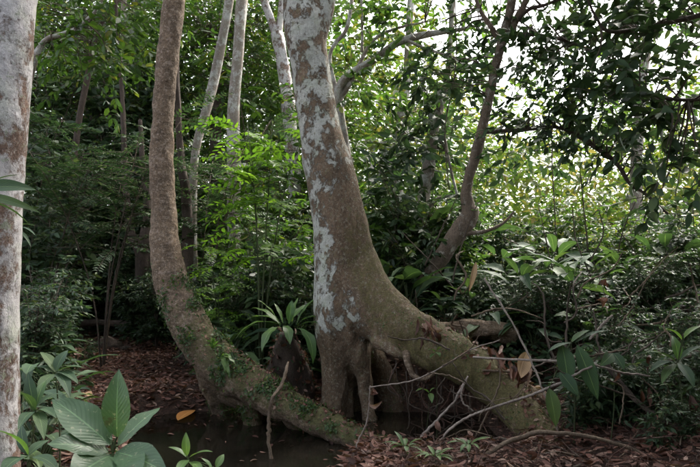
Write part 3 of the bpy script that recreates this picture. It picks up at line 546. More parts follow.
# (kind, px, depth, scale, label)
PL = [
 ('small', 35, 5.6, .75, 'small-leaved bush tucked behind the whitish blotched trunk'),
 ('mid', 40, 8.8, .95, 'dark bush between the whitish trunk and the leaf-littered floor'),
 ('small', 95, 12.6, 1.2, 'dark small-leaved bush at the back edge of the litter floor'),
 ('mid', 72, 12.9, 1.2, 'tall dark bush behind the leaf-litter floor'),
 ('sapling', 55, 12.0, 1.0, 'tall dark sapling standing over the bushes behind the whitish trunk'),
 ('small', 128, 12.4, 1.3, 'dim bush under the dark forked stem'),
 ('sapling', 115, 13.5, 1.05, 'tall dark sapling behind the dark forked stem'),
 ('mid', 168, 11.4, .8, 'dark bush hidden behind the leaning brown trunk'),
 ('sapling', 160, 12.6, 1.0, 'sapling rising directly behind the leaning brown trunk'),
 ('sapling', 20, 10.0, 1.0, 'tall sapling whose leaves edge the whitish blotched trunk'),
 ('mid', 205, 8.8, .62, 'low dark bush behind the sweep of the leaning trunk'),
 ('green', 222, 9.8, .85, 'green bush at the foot of the straight tan trunk'),
 ('small', 245, 8.6, .85, 'small-leaved dark bush behind the bird-nest fern'),
 ('mid', 275, 8.9, .95, 'dark bush filling the gap beside the mottled trunk'),
 ('green', 265, 10.5, 1.15, 'tall green bush between the tan trunk and the mottled tree'),
 ('saplingG', 285, 11.8, .82, 'green sapling beneath the pinkish forked trunk'),
 ('green', 212, 12.0, 1.3, 'mid-green bush around the thin pale trunk'),
 ('saplingG', 200, 13.2, .95, 'green sapling behind the thin pale trunk'),
 ('pinnate', 262, 7.6, 1.32, 'bright yellow-green compound-leaved sapling close to the mottled trunk'),
 ('pinnate', 222, 7.9, .7, 'small bright compound-leaved sapling by the leaning trunk'),
 ('feather', 105, 8.6, 1.28, 'feathery sapling with pale flat sprays reaching to the leaning trunk'),
 ('feather', 50, 9.3, 1.35, 'feathery sapling with flat sprays behind the whitish trunk'),
 ('feather', 200, 9.4, 1.25, 'feathery sapling between the leaning trunk and the thin pale one'),
 ('big', 395, 8.6, .72, 'large-leaved dark bush behind the buttress'),
 ('big', 420, 8.0, .6, 'low large-leaved bush beside the reddish foot of the crooked tree'),
 ('mid', 385, 9.6, .9, 'dark bush between the mottled trunk and the grey mossy trunk'),
 ('mid', 440, 9.4, .8, 'bush behind the crooked tree elbow'),
 ('green', 405, 11.2, 1.1, 'green bush in front of the pale green tree'),
 ('green', 455, 11.0, .9, 'green bush seen past the crooked tree'),
 ('saplingG', 378, 12.0, .85, 'green sapling just past the edge of the mottled trunk'),
 ('small', 480, 7.7, .38, 'low small-leaved bush at the root end of the crooked tree'),
 ('small', 545, 8.6, .5, 'small-leaved bush behind the long bank leaves'),
 ('mid', 590, 9.2, .5, 'dark bush on the crest of the bank'),
 ('green', 630, 8.4, .55, 'green bush on the bank under the hanging boughs'),
 ('mid', 690, 7.8, .62, 'dark bush at the end of the bank'),
 ('small', 655, 7.2, .6, 'small-leaved bush above the dark twig tangle'),
 ('big', 670, 9.6, .75, 'large-leaved bush behind the bank bushes'),
 ('far', 500, 14, .62, 'sunlit bush beyond the elbow of the crooked tree'),
 ('far', 560, 15, .55, 'sunlit yellow-green bush beyond the bank leaves'),
 ('far', 610, 14, .8, 'sunlit pale bush behind the green bank bush'),
 ('far', 660, 13, .8, 'sunlit pale bush behind the drooping dark limb'),
 ('far', 700, 14, .95, 'tall sunlit bush at the end of the clearing'),
 ('far', 540, 19, 1.1, 'distant bright bush across the clearing'),
 ('far', 620, 20, 1.3, 'large distant bright bush across the clearing'),
 ('sapling', 85, 14.5, 1.5, 'tall dark sapling reaching into the canopy behind the slanting dark pole'),
 ('sapling', 150, 15, 1.6, 'tall dark sapling standing in the far shade behind the leaning trunk'),
 ('sapling', 25, 13.5, 1.5, 'tall dark sapling in the far shade behind the whitish trunk'),
 ('saplingG', 250, 14, 1.45, 'tall green sapling between the tan trunk and the forked one'),
 ('saplingG', 320, 13, 1.2, 'tall green sapling hidden mostly by the mottled trunk'),
 ('saplingG', 425, 12.5, .95, 'green sapling behind the grey mossy trunk'),
 ('saplingG', 470, 13.5, .8, 'green sapling behind the thin upper stem of the crooked tree'),
 ('mid', 140, 11.2, .6, 'low dark bush before the dark forked stem'),
 ('small', 158, 10.6, .9, 'low small-leaved bush against the leaning trunk'),
 ('small', 118, 12.4, .9, 'small-leaved bush at the rim of the litter floor'),
 ('small', 40, 7.4, 1.0, 'rounded small-leaved bush behind the bank seedlings'),
 ('small', 70, 11.6, .9, 'low rounded bush where litter meets the shade'),
 ('mid', 300, 8.2, .8, 'dark bush pressed behind the mottled trunk'),
 ('green', 380, 8.7, .95, 'green bush showing over the buttress slope'),
 ('mid', 415, 9.0, 1.0, 'dark bush in front of the grey mossy trunk'),
 ('green', 450, 8.6, .72, 'green bush beneath the elbow of the crooked tree'),
 ('mid', 505, 9.0, .62, 'dark bush behind the elbow branch of the crooked tree'),
 ('green', 565, 9.6, .72, 'green bush in the middle of the bank crest'),
 ('small', 600, 6.6, .62, 'dark small-leaved bush on the bank slope above the hanging leaves'),
 ('small', 640, 6.2, .6, 'dark small-leaved bush on the slope in the twig tangle'),
 ('small', 690, 5.8, .6, 'dark small-leaved bush at the foot of the slope'),
 ('small', 560, 6.9, .55, 'dark small-leaved bush on the slope below the bluish leaves'),
 ('small', 520, 7.0, .45, 'dark small-leaved bush behind the fallen log'),
 ('far', 585, 17, 1.0, 'bright bush in the clearing behind the bank crest bush'),
 ('far', 490, 17, 1.0, 'bright bush in the clearing behind the crooked trunk'),
 ('far', 680, 17, 1.2, 'bright bush in the clearing under the hanging boughs'),
 ('far', 435, 15, 1.0, 'bright bush between the grey mossy and crooked trunks'),
 ('low', 70, 7.6, .9, 'seedling clump at the edge of the leaf litter'),
 ('low', 92, 9.2, .7, 'little pale seedling standing in the leaf litter'),
 ('low', 45, 6.4, 1.0, 'seedling clump beside the whitish trunk foot'),
 ('low', 30, 5.2, 1.1, 'leafy seedling clump behind the whitish trunk'),
 ('low', 60, 5.0, .9, 'leafy seedling clump on the bank behind the broad leaves'),
 ('low', 40, 4.2, 1.0, 'seedling clump crowding the bank plants'),
]
for i, (kind, px, d, s, lab) in enumerate(PL):
    o = put(kind, i, px, d, s * rng.uniform(.95, 1.05), label=lab)
    o['category'] = 'sapling' if 'apling' in o.name else 'shrub'
gp = np.random.default_rng(55)
for i in range(44):
    px = gp.uniform(572, 715); d = gp.uniform(4.5, 6.5); up = px > 600
    if px < 625: d = max(d, 5.3)
    if d < 5: px = max(px, 655)
    o = put('low' if i % 3 else 'small', i, px, d, gp.uniform(.6, 1.15) if i % 3 else gp.uniform(.2, .42), label=('broader-leaved' if i % 3 else 'tiny-leaved') + (' tall' if d > 5.9 else ' low') + ' dark seedling clump ' + ('under the large hanging leaves' if px < 610 else 'by the slanting dark branch' if px < 655 else 'below the green-leaved plant at the tangle end'), group='dark seedlings by the roots')
    o['category'] = 'seedling'
for v in K.values():
    for r in v:
        for ch in list(r.children): bpy.data.objects.remove(ch)
        bpy.data.objects.remove(r)

# ------------------------------------------------------------------ far wood and ground cover (uncountable)
g = np.random.default_rng(200)
def far_wood(n, px0, px1, y0, y1, lim, L0, L1, spread=(.7, .6, .38), lvn=30, zp=.8):
    lv = Leaves()
    for i in range(n):
        y = g.uniform(y0, y1); pxx = g.uniform(px0, px1); x = X(pxx, y)
        z = g.uniform(0, 1) ** zp * np.interp(pxx, lim[0], lim[1]) * g.uniform(.7, 1.15)
        c = np.array([x, y, z]); v = g.normal(0, 1, (lvn, 3)) * np.array(spread); L = g.uniform(L0, L1, lvn)
        lv.add(c + v, v + g.normal(0, .4, (lvn, 3)) + [0, 0, -.2], UP + g.normal(0, .55, (lvn, 3)), L, L * .5)
    return lv
lv = far_wood(3600, -120, 350, 16, 28, ([-120, 350], [13, 11.5]), .18, .32, lvn=22)
tag(part('distant_forest', lv.mesh('distant_forest', M['leaf_mid'], far=True)), 'far wall of dark green forest leaves behind the slender trunks', None, kind='stuff')
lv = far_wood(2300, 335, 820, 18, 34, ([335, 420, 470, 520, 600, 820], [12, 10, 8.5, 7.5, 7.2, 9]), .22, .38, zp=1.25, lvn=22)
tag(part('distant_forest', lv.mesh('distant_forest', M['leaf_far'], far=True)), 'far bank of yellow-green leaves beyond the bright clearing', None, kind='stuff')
# unseen leaves added behind and beside the viewpoint to cut light, open back-left
lv = Leaves()
for i in range(2500):
    a = g.uniform(-.5, math.pi * .64); r = g.uniform(3.2, 8); x = r * math.cos(a); y = 1.5 - r * math.sin(a)
    if y > 2 and abs(x) / y < .75: continue
    c = np.array([x, y, g.uniform(.1, 1) ** 1.2 * np.interp(a, [0, 1.6, 2.6, 3.6], [6.5, 5, 3.2, 2.6])]); v = g.normal(0, 1, (30, 3)) * [.6, .6, .4]; L = g.uniform(.14, .24, 30)
    q = c + v; k = ~((q[:, 1] > 0) & (np.abs(q[:, 0]) < .75 * q[:, 1] + .3)); v = v[k]; L = L[k]
    if not len(v): continue
    lv.add(c + v, v + g.normal(0, .4, v.shape), UP + g.normal(0, .5, v.shape), L, L * .5)
tag(part('unseen_shade_leaves', lv.mesh('unseen_shade_leaves', M['leaf_dark'], far=True)), 'unseen dark leaves added around the viewpoint to shade the roots and bank', None, kind='stuff')
lv = Leaves()
for i in range(3800):
    y = g.uniform(7.2, 16); pxx = g.uniform(-40, 740); x = X(pxx, y)
    if (pxx < 205 and y < 11.5) or (-.6 < x < 1.35 and y < 7.9): continue
    c = np.array([x, y, float(hground(x, y))]); n = 12
    a = g.uniform(0, 6.28, n); hh = g.uniform(.05, .4, n)
    p = c + np.stack([np.cos(a) * .16, np.sin(a) * .16, hh], 1); L = g.uniform(.06, .15, n)
    lv.add(p, np.stack([np.cos(a), np.sin(a), g.uniform(-.3, .4, n)], 1), UP + g.normal(0, .35, (n, 3)), L, L * .45)
tag(part('undergrowth', lv.mesh('undergrowth', M['leaf_dark'], far=True)), 'low dark undergrowth covering the forest floor', None, kind='stuff')

lv = Leaves()
for i in range(900):                                            # ivy and seedlings over the bank slope
    x = g.uniform(.5, 4.2); y = g.uniform(5.6, 8); z = float(hground(x, y))
    if z < .12 or (x < 1.35 and y < 7.7): continue
    n = 11; a = g.uniform(0, 6.28, n); p = np.array([x, y, z]) + np.stack([np.cos(a) * .14, np.sin(a) * .14 - .05, g.uniform(.02, .3, n)], 1); L = g.uniform(.05, .13, n)
    lv.add(p, np.stack([np.cos(a), np.sin(a) - .4, g.uniform(-.7, .3, n)], 1), UP + [0, -.5, 0] + g.normal(0, .4, (n, 3)), L, L * .5)
tag(part('undergrowth', lv.mesh('undergrowth', M['leaf_dark'], far=True)), 'dark creeping leaves covering the bank slope', None, kind='stuff')
# leaf litter
lv = Leaves()
def litter(n, fx, fy, L0, L1, lift=.012, ok=None):
    x = fx(n); y = fy(n)
    if ok is not None: k = ok(x, y); x, y = x[k], y[k]; n = len(x)
    z = hground(x, y) + g.uniform(0, lift, n) + .006; a = g.uniform(0, 6.28, n); L = g.uniform(L0, L1, n)
    lv.add(np.stack([x, y, z], 1), np.stack([np.cos(a), np.sin(a), g.normal(0, .25, n)], 1), UP + g.normal(0, .5, (n, 3)), L, L * g.uniform(.3, .55, n))
land = lambda x, y: hground(x, y) > WATER + .01
litter(17000, lambda n: g.uniform(-5.5, -1.0, n), lambda n: g.uniform(6.2, 13, n), .04, .1, .04, land)
litter(3500, lambda n: g.uniform(-3, -1.2, n), lambda n: g.uniform(2.5, 7, n), .05, .12, .03, land)
litter(9000, lambda n: g.uniform(.1, 3.8, n), lambda n: g.uniform(4, 8.2, n), .04, .1, .08, land)
litter(1500, lambda n: g.uniform(-.15, .6, n), lambda n: g.uniform(3.4, 5.6, n), .05, .1, .04, land)
litter(1500, lambda n: g.uniform(-1.2, .6, n), lambda n: g.uniform(6.4, 8, n), .05, .12, .03, land)
tag(part('leaf_litter', lv.mesh('leaf_litter', M['leaf_dead'], far=True)), 'reddish brown fallen leaves carpeting the forest floor', None, kind='stuff')

lv = Leaves(); n = 420
x = g.uniform(-2.6, .5, n); y = g.uniform(4.4, 7.1, n); dz = hground(x, y); k = (dz < WATER - .01) & ((dz > WATER - .2) | (g.uniform(0, 1, n) < .28)); x, y = x[k], y[k]; n = len(x); a = g.uniform(0, 6.28, n); L = g.uniform(.03, .085, n)
lv.add(np.stack([x, y, np.full(n, WATER + .006)], 1), np.stack([np.cos(a), np.sin(a), np.zeros(n)], 1), UP + g.normal(0, .08, (n, 3)), L, L * g.uniform(.3, .5, n))
tag(part('floating_leaves', lv.mesh('floating_leaves', M['leaf_dead'])), 'scattered small brown leaves afloat on the dark water', None, kind='stuff')
# ------------------------------------------------------------------ large leaves built singly
def blade(base, tip, width, arch=.15, cup=.12, wave=.0, n=12, m=4, roll=0., sharp=1., petiole=.0, seed=0, fat=.45, face=None):
    """a leaf blade from base to tip (world), bowed upward by arch*length"""
    gg = np.random.default_rng(seed); base = np.asarray(base, float); tip = np.asarray(tip, float)
    ax = tip - base; Ln = np.linalg.norm(ax); ax = ax / Ln
    ref = np.asarray(face, float) if face is not None else UP
    nn = ref - ax * np.dot(ref, ax)
    if np.linalg.norm(nn) < .15: nn = np.array([0, -1., .2]); nn = nn - ax * np.dot(nn, ax)
    nn = nn / np.linalg.norm(nn); sd = np.cross(ax, nn)
    nn2 = nn * math.cos(roll) + sd * math.sin(roll); sd = np.cross(ax, nn2); nn = nn2
    t = np.linspace(0, 1, n); V = []; UVs = []
    prof = (np.sin(np.pi * t ** (.69 / max(1e-3, -math.log(fat)) * 1.0 if False else math.log(.5) / math.log(fat)))) ** .85 * (1 - .12 * t)
    prof[0] = .06; prof[-1] = .012
    for i, tt in enumerate(t):
        c = base + ax * Ln * tt + nn * arch * Ln * 4 * tt * (1 - tt)
        for j in range(m + 1):
            u = j / m * 2 - 1
            o = sd * u * width * .5 * prof[i] + nn * (cup * width * abs(u) * prof[i] + wave * width * math.sin(tt * 17 + j * 1.3 + seed) * abs(u))
            V.append(c + o); UVs.append((j / m, tt))
    I = (np.arange(n - 1)[:, None] * (m + 1) + np.arange(m)[None]).ravel()
    Q = np.stack([I, I + 1, I + m + 2, I + m + 1], 1)
    return np.array(V), Q, np.array(UVs)
def leaf_part(root, base, tip, width, mat, origin, name='leaf', **kw):
    V, Q, uv = blade(base, tip, width, **kw)
    return part(name, mesh_np(name, V - np.asarray(origin), Q, M[mat], True, uv), root)
def stalk(root, pts, r, mat, origin, name='stalk', k=6):
    p = spline(pts, 14); V, Q, T = tube(p, np.linspace(r, r * .6, 14), k); return part(name, mesh_np(name, V - np.asarray(origin), [Q, T], M[mat], True), root)

def big_plant(name, label, base, leaves, mat, stem_mat='stem_green', cat='plant', stemr=.006, hub=None, group=None, **kw):
    """leaves: (base px,py,d, tip px,py,d, width px, extra)"""
    base = np.asarray(base, float); base[2] = float(hground(base[0], base[1])) - .02
    root = thing(name, label, cat, base, group)
    for k, lf in enumerate(leaves):
        b = P(*lf[0]); t_ = P(*lf[1]); ex = dict(kw); ex.update(lf[3] if len(lf) > 3 else {})
        m = ex.pop('mat', mat)
        leaf_part(root, b, t_, lf[2] * lf[0][2] / F, m, base, seed=k, **ex)
        h = P(*hub) if hub else None
        if h is not None and np.linalg.norm(h - b) > .02: stalk(root, [h, (h + b) / 2 + [0, 0, .01], b], stemr * .7, stem_mat, base, 'petiole')
    if hub is not None:
        h = P(*hub); stalk(root, [base, (base + h) / 2 + rng.normal(0, .02, 3), h], stemr, stem_mat, base, 'stem')
    return root
# the broad leaves on the near bank
cl = dict(arch=.06, cup=.12, wave=.03)
big_plant('broad_leaved_plant', 'plant with broad pale-spotted leaves, one standing upright, on the near bank', P(112, 600, 2.2), [
  ((117, 437, 2.2), (119, 369, 2.25), 29, dict(face=(0.1, -1, .35), fat=.42)),
  ((110, 445, 2.2), (52, 399, 2.25), 38, dict(face=(.3, -.7, .7))),
  ((108, 452, 2.2), (47, 444, 2.1), 32, dict(face=(0, -.6, 1))),
  ((118, 446, 2.2), (160, 408, 2.35), 26, dict(face=(-.3, -.6, .8))),
  ((112, 455, 2.2), (70, 482, 2.0), 44, dict(face=(.2, -.7, .9))),
  ((116, 452, 2.2), (168, 474, 2.05), 34, dict(face=(-.2, -.6, 1))),
  ((116, 456, 2.2), (124, 500, 1.95), 54, dict(face=(0, -.6, 1))),
  ((112, 440, 2.2), (92, 408, 2.4), 14, dict(face=(.2, -.8, .6))),
 ], 'leaf_front', hub=(113, 452, 2.2), stemr=.009, **cl)
big_plant('broad_leaved_plant', 'small dark-leaved plant at the water edge with upright pointed leaves', P(192, 600, 2.9), [
  ((187, 456, 2.9), (186, 432, 2.92), 9, dict(face=(0, -1, .3))), ((186, 457, 2.9), (168, 447, 2.9), 10), ((190, 457, 2.9), (213, 452, 2.85), 9), ((188, 460, 2.9), (176, 477, 2.7), 10),
  ((216, 468, 2.8), (224, 454, 2.85), 8, dict(face=(0, -1, .4))), ((212, 470, 2.8), (201, 458, 2.8), 9), ((190, 462, 2.9), (203, 478, 2.7), 10)], 'leaf_fern', hub=(188, 462, 2.9), stemr=.005, arch=.08)
big_plant('broad_leaved_plant', 'young plant with lance leaves crowded against the whitish trunk foot', P(30, 620, 2.7), [
  ((35, 408, 2.7), (28, 372, 2.75), 12, dict(face=(.2, -1, .4))), ((35, 408, 2.7), (62, 393, 2.8), 11), ((36, 410, 2.7), (56, 418, 2.6), 12), ((34, 412, 2.7), (20, 392, 2.6), 11), ((36, 412, 2.7), (44, 440, 2.5), 13), ((34, 412, 2.7), (18, 430, 2.5), 12),
  ((36, 406, 2.7), (46, 380, 2.8), 10, dict(mat='leaf_fern'))], 'leaf_big', hub=(35, 412, 2.7), stemr=.006, arch=.1)
big_plant('broad_leaved_plant', 'plant with greyish drooping leaves over the litter edge', P(55, 600, 3.6), [
  ((56, 372, 3.6), (78, 384, 3.5), 12), ((56, 371, 3.6), (68, 350, 3.7), 13), ((54, 372, 3.6), (32, 368, 3.6), 13), ((55, 372, 3.6), (40, 352, 3.7), 12), ((57, 373, 3.6), (70, 398, 3.4), 12), ((54, 374, 3.6), (38, 394, 3.4), 13), ((58, 371, 3.6), (84, 368, 3.6), 11)], 'leaf_big', hub=(56, 373, 3.6), stemr=.006, arch=.1)
big_plant('broad_leaved_plant', 'plant with leaves lying across the whitish trunk foot', P(20, 640, 2.3), [
  ((28, 455, 2.3), (-6, 430, 2.2), 18, dict(mat='leaf_fern')), ((28, 456, 2.3), (50, 440, 2.4), 14), ((26, 458, 2.3), (0, 476, 2.1), 18), ((30, 458, 2.3), (58, 470, 2.2), 16), ((28, 455, 2.3), (22, 425, 2.4), 12, dict(face=(0, -1, .3))), ((40, 470, 2.3), (30, 450, 2.4), 13, dict(mat='leaf_fern'))], 'leaf_big', hub=(28, 460, 2.3), stemr=.006, arch=.1)
# leaves crossing the pale trunk
big_plant('branch_with_leaves', 'leafy shoot with large drooping leaves crossing in front of the whitish trunk', P(-60, 640, 2.0), [
  ((-22, 190, 2.0), (36, 190, 2.05), 17, dict(face=(0, -.8, .5))), ((-20, 196, 2.0), (41, 213, 2.0), 10, dict(face=(0, -.9, .5))), ((-18, 200, 2.0), (30, 226, 2.1), 8, dict(mat='leaf_big')), ((-20, 192, 2.0), (20, 175, 2.1), 10)], 'leaf_big', hub=(-30, 198, 2.0), stemr=.008, arch=.1, cup=.15)
big_plant('branch_with_leaves', 'small shoot with narrow pale leaves beside the whitish trunk', P(5, 640, 3.4), [
  ((14, 228, 3.4), (36, 236, 3.3), 5), ((14, 229, 3.4), (31, 247, 3.3), 5), ((14, 227, 3.4), (36, 226, 3.4), 5)], 'leaf_big', hub=(10, 228, 3.4), stemr=.004, arch=.1)

# bird-nest fern on its mound
fb = P(285, 395, 6.9); fb[2] = float(hground(fb[0], fb[1])) - .02
fern = thing('bird_nest_fern', 'bird-nest fern with long glossy fronds on the root mound behind the leaning trunk', 'fern', fb)
mp = [(287, 410, 6.9, 30), (287, 375, 6.8, 22), (286, 350, 6.65, 14), (286, 333, 6.5, 7)]
rball = part('root_ball', organic('root_ball', [spline(px_path(mp), 24)], .025, M['bark_dark'], fb, .03, 7, lambda c, n: {'moss': np.full(len(c), .3)}), fern)
creeper(fern, rball, 'dead leaf bits caught on the fern root ball', lambda c, n: np.ones(len(c)), 500, .03, .08, 'leaf_dead', 12)
creeper(fern, rball, 'small leaves on the fern root ball', lambda c, n: np.ones(len(c)), 260, .02, .05, 'leaf_dark', 13)
for k, (b, tp, wd, ex) in enumerate([
  ((280, 325, 6.4), (258, 300, 6.4), 7, dict(mat='leaf_bright2')), ((283, 324, 6.4), (274, 303, 6.5), 5, {}), ((289, 324, 6.4), (292, 300, 6.4), 9, dict(mat='leaf_fern')), ((292, 324, 6.4), (298, 298, 6.45), 8, {}),
  ((296, 325, 6.4), (317, 297, 6.5), 7, {}), ((281, 327, 6.35), (262, 352, 6.1), 11, dict(arch=.22)), ((297, 328, 6.35), (313, 364, 6.1), 12, dict(arch=.25)), ((280, 325, 6.4), (236, 338, 6.3), 9, dict(arch=.2)),
  ((281, 324, 6.4), (247, 319, 6.5), 9, dict(arch=.14)), ((297, 325, 6.4), (322, 318, 6.4), 10, dict(arch=.16)), ((298, 326, 6.4), (326, 328, 6.3), 9, dict(arch=.16)), ((284, 326, 6.3), (290, 345, 6.05), 10, dict(arch=.2)),
  ((279, 324, 6.45), (252, 308, 6.7), 9, dict(arch=.1)), ((290, 322, 6.5), (310, 305, 6.8), 9, dict(arch=.1))]):
    e = dict(arch=.08, cup=.1, wave=.06, fat=.55, n=14); e.update(ex); mt = e.pop('mat', 'leaf_fern'); mt = 'leaf_fern' if mt == 'leaf_bright2' else mt
    leaf_part(fern, P(*b), P(*tp), wd * 6.4 / F, mt, fb, 'frond', seed=k, **e)
# small ferns on the leaning trunk
def small_fern(label, px, py, d, tips, wd):
    b = P(px, py, d); root = thing('small_fern', label, 'fern', b)
    for k, (tx, ty, td) in enumerate(tips): leaf_part(root, b, P(tx, ty, td), wd * d / F, 'leaf_fern', b, 'frond', seed=k, arch=.15, wave=.15, fat=.5)
small_fern('tiny bright fern tuft rooted on the bend of the leaning trunk', 213, 349, 6.08, [(206, 340, 6.0), (210, 337, 6.05), (215, 338, 6.05), (220, 341, 6.0), (204, 346, 5.95), (222, 347, 5.95)], 4)
small_fern('fern with hanging fronds below the bend of the leaning trunk', 221, 356, 6.05, [(229, 378, 5.9), (236, 366, 5.95), (225, 372, 5.9), (232, 359, 5.9)], 5)

# long-leaved plants of the bank and the understorey: one built, others copied
def rosette(name, seed, n, L, wd, rise, mat, nm='leaf', spread=1.):
    gg = np.random.default_rng(seed); root = bpy.data.objects.new(name, None)
    for k in range(n):
        a = k * 2.4 + gg.uniform(-.3, .3); h = rise * gg.uniform(.45, 1); o = gg.uniform(.05, .22) * spread
        b = np.array([math.cos(a) * o, math.sin(a) * o, h]); l = L * gg.uniform(.7, 1.15)
        tp = b + l * nrm(np.array([math.cos(a) * spread, math.sin(a) * spread, gg.uniform(-.55, .45)]))
        lf = leaf_part(root, b, tp, wd * gg.uniform(.8, 1.15), mat, (0, 0, 0), nm, arch=.12, cup=.13, wave=.03, seed=k, roll=gg.normal(0, .3), fat=.42)
        stalk(root, [[0, 0, -.05], [b[0] * .3, b[1] * .3, h * .6], b], .006, 'stem_green', (0, 0, 0))
    return root
RO = [rosette('long_leaved_plant', 301, 11, .42, .12, .55, 'leaf_big'), rosette('long_leaved_plant', 302, 9, .5, .13, .6, 'leaf_big'), rosette('long_leaved_plant', 303, 12, .34, .09, .45, 'leaf_big')]
for r in RO: r['category'] = 'plant'
RL = [(490, 7.0, 1.0, 0, 'long-leaved plant at the foot of the bank behind the fallen log'), (520, 7.3, 1.05, 1, 'tall long-leaved plant whose leaves arch over the bank crest'), (545, 7.6, 1.0, 0, 'long-leaved plant in the middle of the bank crest'), (572, 7.2, 1.1, 1, 'long-leaved plant with big bluish leaves before the clearing'),
      (600, 7.5, .9, 2, 'long-leaved plant under the long drooping limb'), (500, 8.3, 1.1, 1, 'long-leaved plant behind the crooked tree elbow branch'), (470, 7.4, 1.1, 2, 'long-leaved plant against the root of the crooked tree'), (645, 6.8, .9, 0, 'long-leaved plant beside the small-leaved bank bush'),
      (690, 6.2, .9, 2, 'long-leaved plant at the end of the twig tangle'), (408, 7.5, 1.45, 0, 'long-leaved plant just behind the buttress slope'), (392, 8.0, 1.6, 1, 'long-leaved plant half hidden by the mottled trunk'), (428, 8.2, 1.8, 2, 'long-leaved plant in the shade of the grey mossy trunk'),
      (446, 7.3, 1.0, 2, 'small long-leaved plant by the reddish tree foot'), (232, 7.6, 1.3, 0, 'long-leaved plant behind the bend of the leaning trunk'), (258, 7.9, 1.25, 1, 'long-leaved plant behind the bird-nest fern'), (300, 7.7, 1.3, 2, 'long-leaved plant between the fern and the mottled trunk'), (215, 8.4, .8, 2, 'long-leaved plant in the dark behind the leaning trunk'),
      (376, 8.6, 2.0, 0, 'tall long-leaved plant beside the brown edge of the mottled trunk'), (455, 8.8, 1.9, 1, 'tall long-leaved plant behind the crooked trunk foot'), (412, 9.0, 2.2, 1, 'tallest long-leaved plant below the grey mossy trunk'), (532, 6.9, .9, 0, 'long-leaved plant low on the bank slope'), (588, 6.8, .9, 1, 'long-leaved plant over the slope above the hanging leaves'), (622, 8.0, 1.2, 0, 'long-leaved plant beneath the tip of the drooping limb'), (665, 7.6, 1.2, 1, 'long-leaved plant amid the bushes at the bank end'), (510, 6.7, .7, 2, 'small long-leaved plant by the end of the fallen log'),
      (46, 4.0, 1.1, 2, 'leafy plant crowding the bank behind the broad pale-spotted leaves'), (26, 4.5, 1.2, 2, 'leafy plant standing just behind the whitish trunk'), (58, 5.0, 1.0, 2, 'leafy plant between the bank and the litter floor'), (40, 5.6, 1.2, 2, 'leafy plant in the gap behind the bank plants'), (30, 6.6, 1.3, 0, 'long-leaved plant in shade behind the whitish trunk'), (72, 3.6, .8, 2, 'low leafy plant touching the broad pale-spotted leaves'),
      (555, 8.3, 1.2, 1, 'tall long-leaved plant rising behind the bank crest')]
for i, (px, d, s, k, lab) in enumerate(RL):
    x = X(px, d); dup(RO[k], (x, d, float(hground(x, d))), rng.uniform(0, 6.28), s, lab)
for r in RO:
    for ch in list(r.children): bpy.data.objects.remove(ch)
    bpy.data.objects.remove(r)
# dark hanging leaves over the roots
big_plant('drooping_plant', 'plant with large dark leaves hanging down over the roots', P(575, 500, 5.0), [
  ((562, 345, 4.9), (568, 386, 4.8), 19, dict(face=(0, -1, .3))), ((577, 345, 4.9), (598, 400, 4.8), 17, dict(face=(-.2, -1, .3))), ((549, 388, 4.8), (556, 427, 4.75), 15, dict(face=(0, -1, .2))), ((560, 372, 4.8), (578, 396, 4.7), 14, dict(face=(0, -1, .3))),
  ((572, 343, 4.9), (548, 352, 4.8), 10), ((572, 342, 4.9), (590, 330, 5.0), 10), ((575, 343, 4.9), (612, 330, 5.0), 9)], 'leaf_big', hub=(571, 342, 4.95), stemr=.007, arch=.06)
big_plant('drooping_plant', 'twin-leaved seedling beside the dark hanging leaves', P(612, 520, 4.9), [((613, 353, 4.9), (600, 366, 4.8), 12, dict(face=(0, -1, .4))), ((613, 353, 4.9), (624, 370, 4.8), 11, dict(face=(0, -1, .4)))], 'leaf_big', hub=(613, 352, 4.9), stemr=.004, arch=.1)
big_plant('drooping_plant', 'green-leaved plant at the end of the dark twig tangle', P(690, 560, 4.6), [
  ((676, 362, 4.6), (648, 352, 4.6), 11), ((676, 362, 4.6), (650, 372, 4.5), 12), ((678, 363, 4.6), (694, 388, 4.4), 12), ((680, 360, 4.6), (706, 346, 4.6), 12), ((678, 360, 4.6), (672, 335, 4.7), 11, dict(face=(0, -1, .4), mat='leaf_fern')), ((682, 340, 4.6), (664, 328, 4.6), 10, dict(mat='leaf_fern')), ((684, 338, 4.6), (704, 326, 4.6), 12, dict(mat='leaf_fern')), ((676, 364, 4.6), (662, 384, 4.5), 11)], 'leaf_big', hub=(678, 362, 4.6), stemr=.006, arch=.1)
big_plant('seedling', 'pale seedling with three round leaves in the dark hollow', P(425, 470, 5.6), [((429, 393, 5.6), (416, 391, 5.5), 6), ((430, 393, 5.6), (432, 403, 5.5), 6, dict(face=(0, -1, .4))), ((430, 392, 5.6), (436, 388, 5.6), 5)], 'leaf_fern', hub=(430, 393, 5.6), stemr=.003)
big_plant('seedling', 'seedling with pale leaves pressed on the buttress face', P(436, 470, 5.75), [((435, 352, 5.75), (428, 350, 5.7), 5), ((436, 352, 5.75), (440, 357, 5.7), 6), ((437, 351, 5.75), (444, 347, 5.7), 5), ((436, 354, 5.75), (430, 358, 5.7), 5)], 'leaf_fern', hub=(436, 352, 5.75), stemr=.003)
for k, (px, py, d, lab) in enumerate([(405, 448, 4.6, 'spiky seedling tuft where the mossy root meets the ground'), (468, 446, 4.5, 'seedling tuft among dead leaves below the hollow'), (436, 458, 4.3, 'seedling tuft between the twigs on the near ground')]):
    gg = np.random.default_rng(k); ls = []
    for q in range(9):
        a = q * .7 + gg.uniform(-.2, .2); ls.append(((px + 3 * math.cos(a), py - 2, d), (px + math.cos(a) * gg.uniform(15, 26), py - 4 + math.sin(a) * 9 + gg.uniform(-6, 8), d - .1 * math.sin(a)), 5))
    big_plant('seedling', lab, P(px, py + 20, d), ls, 'leaf_fern', hub=(px, py, d), stemr=.004, arch=.12)

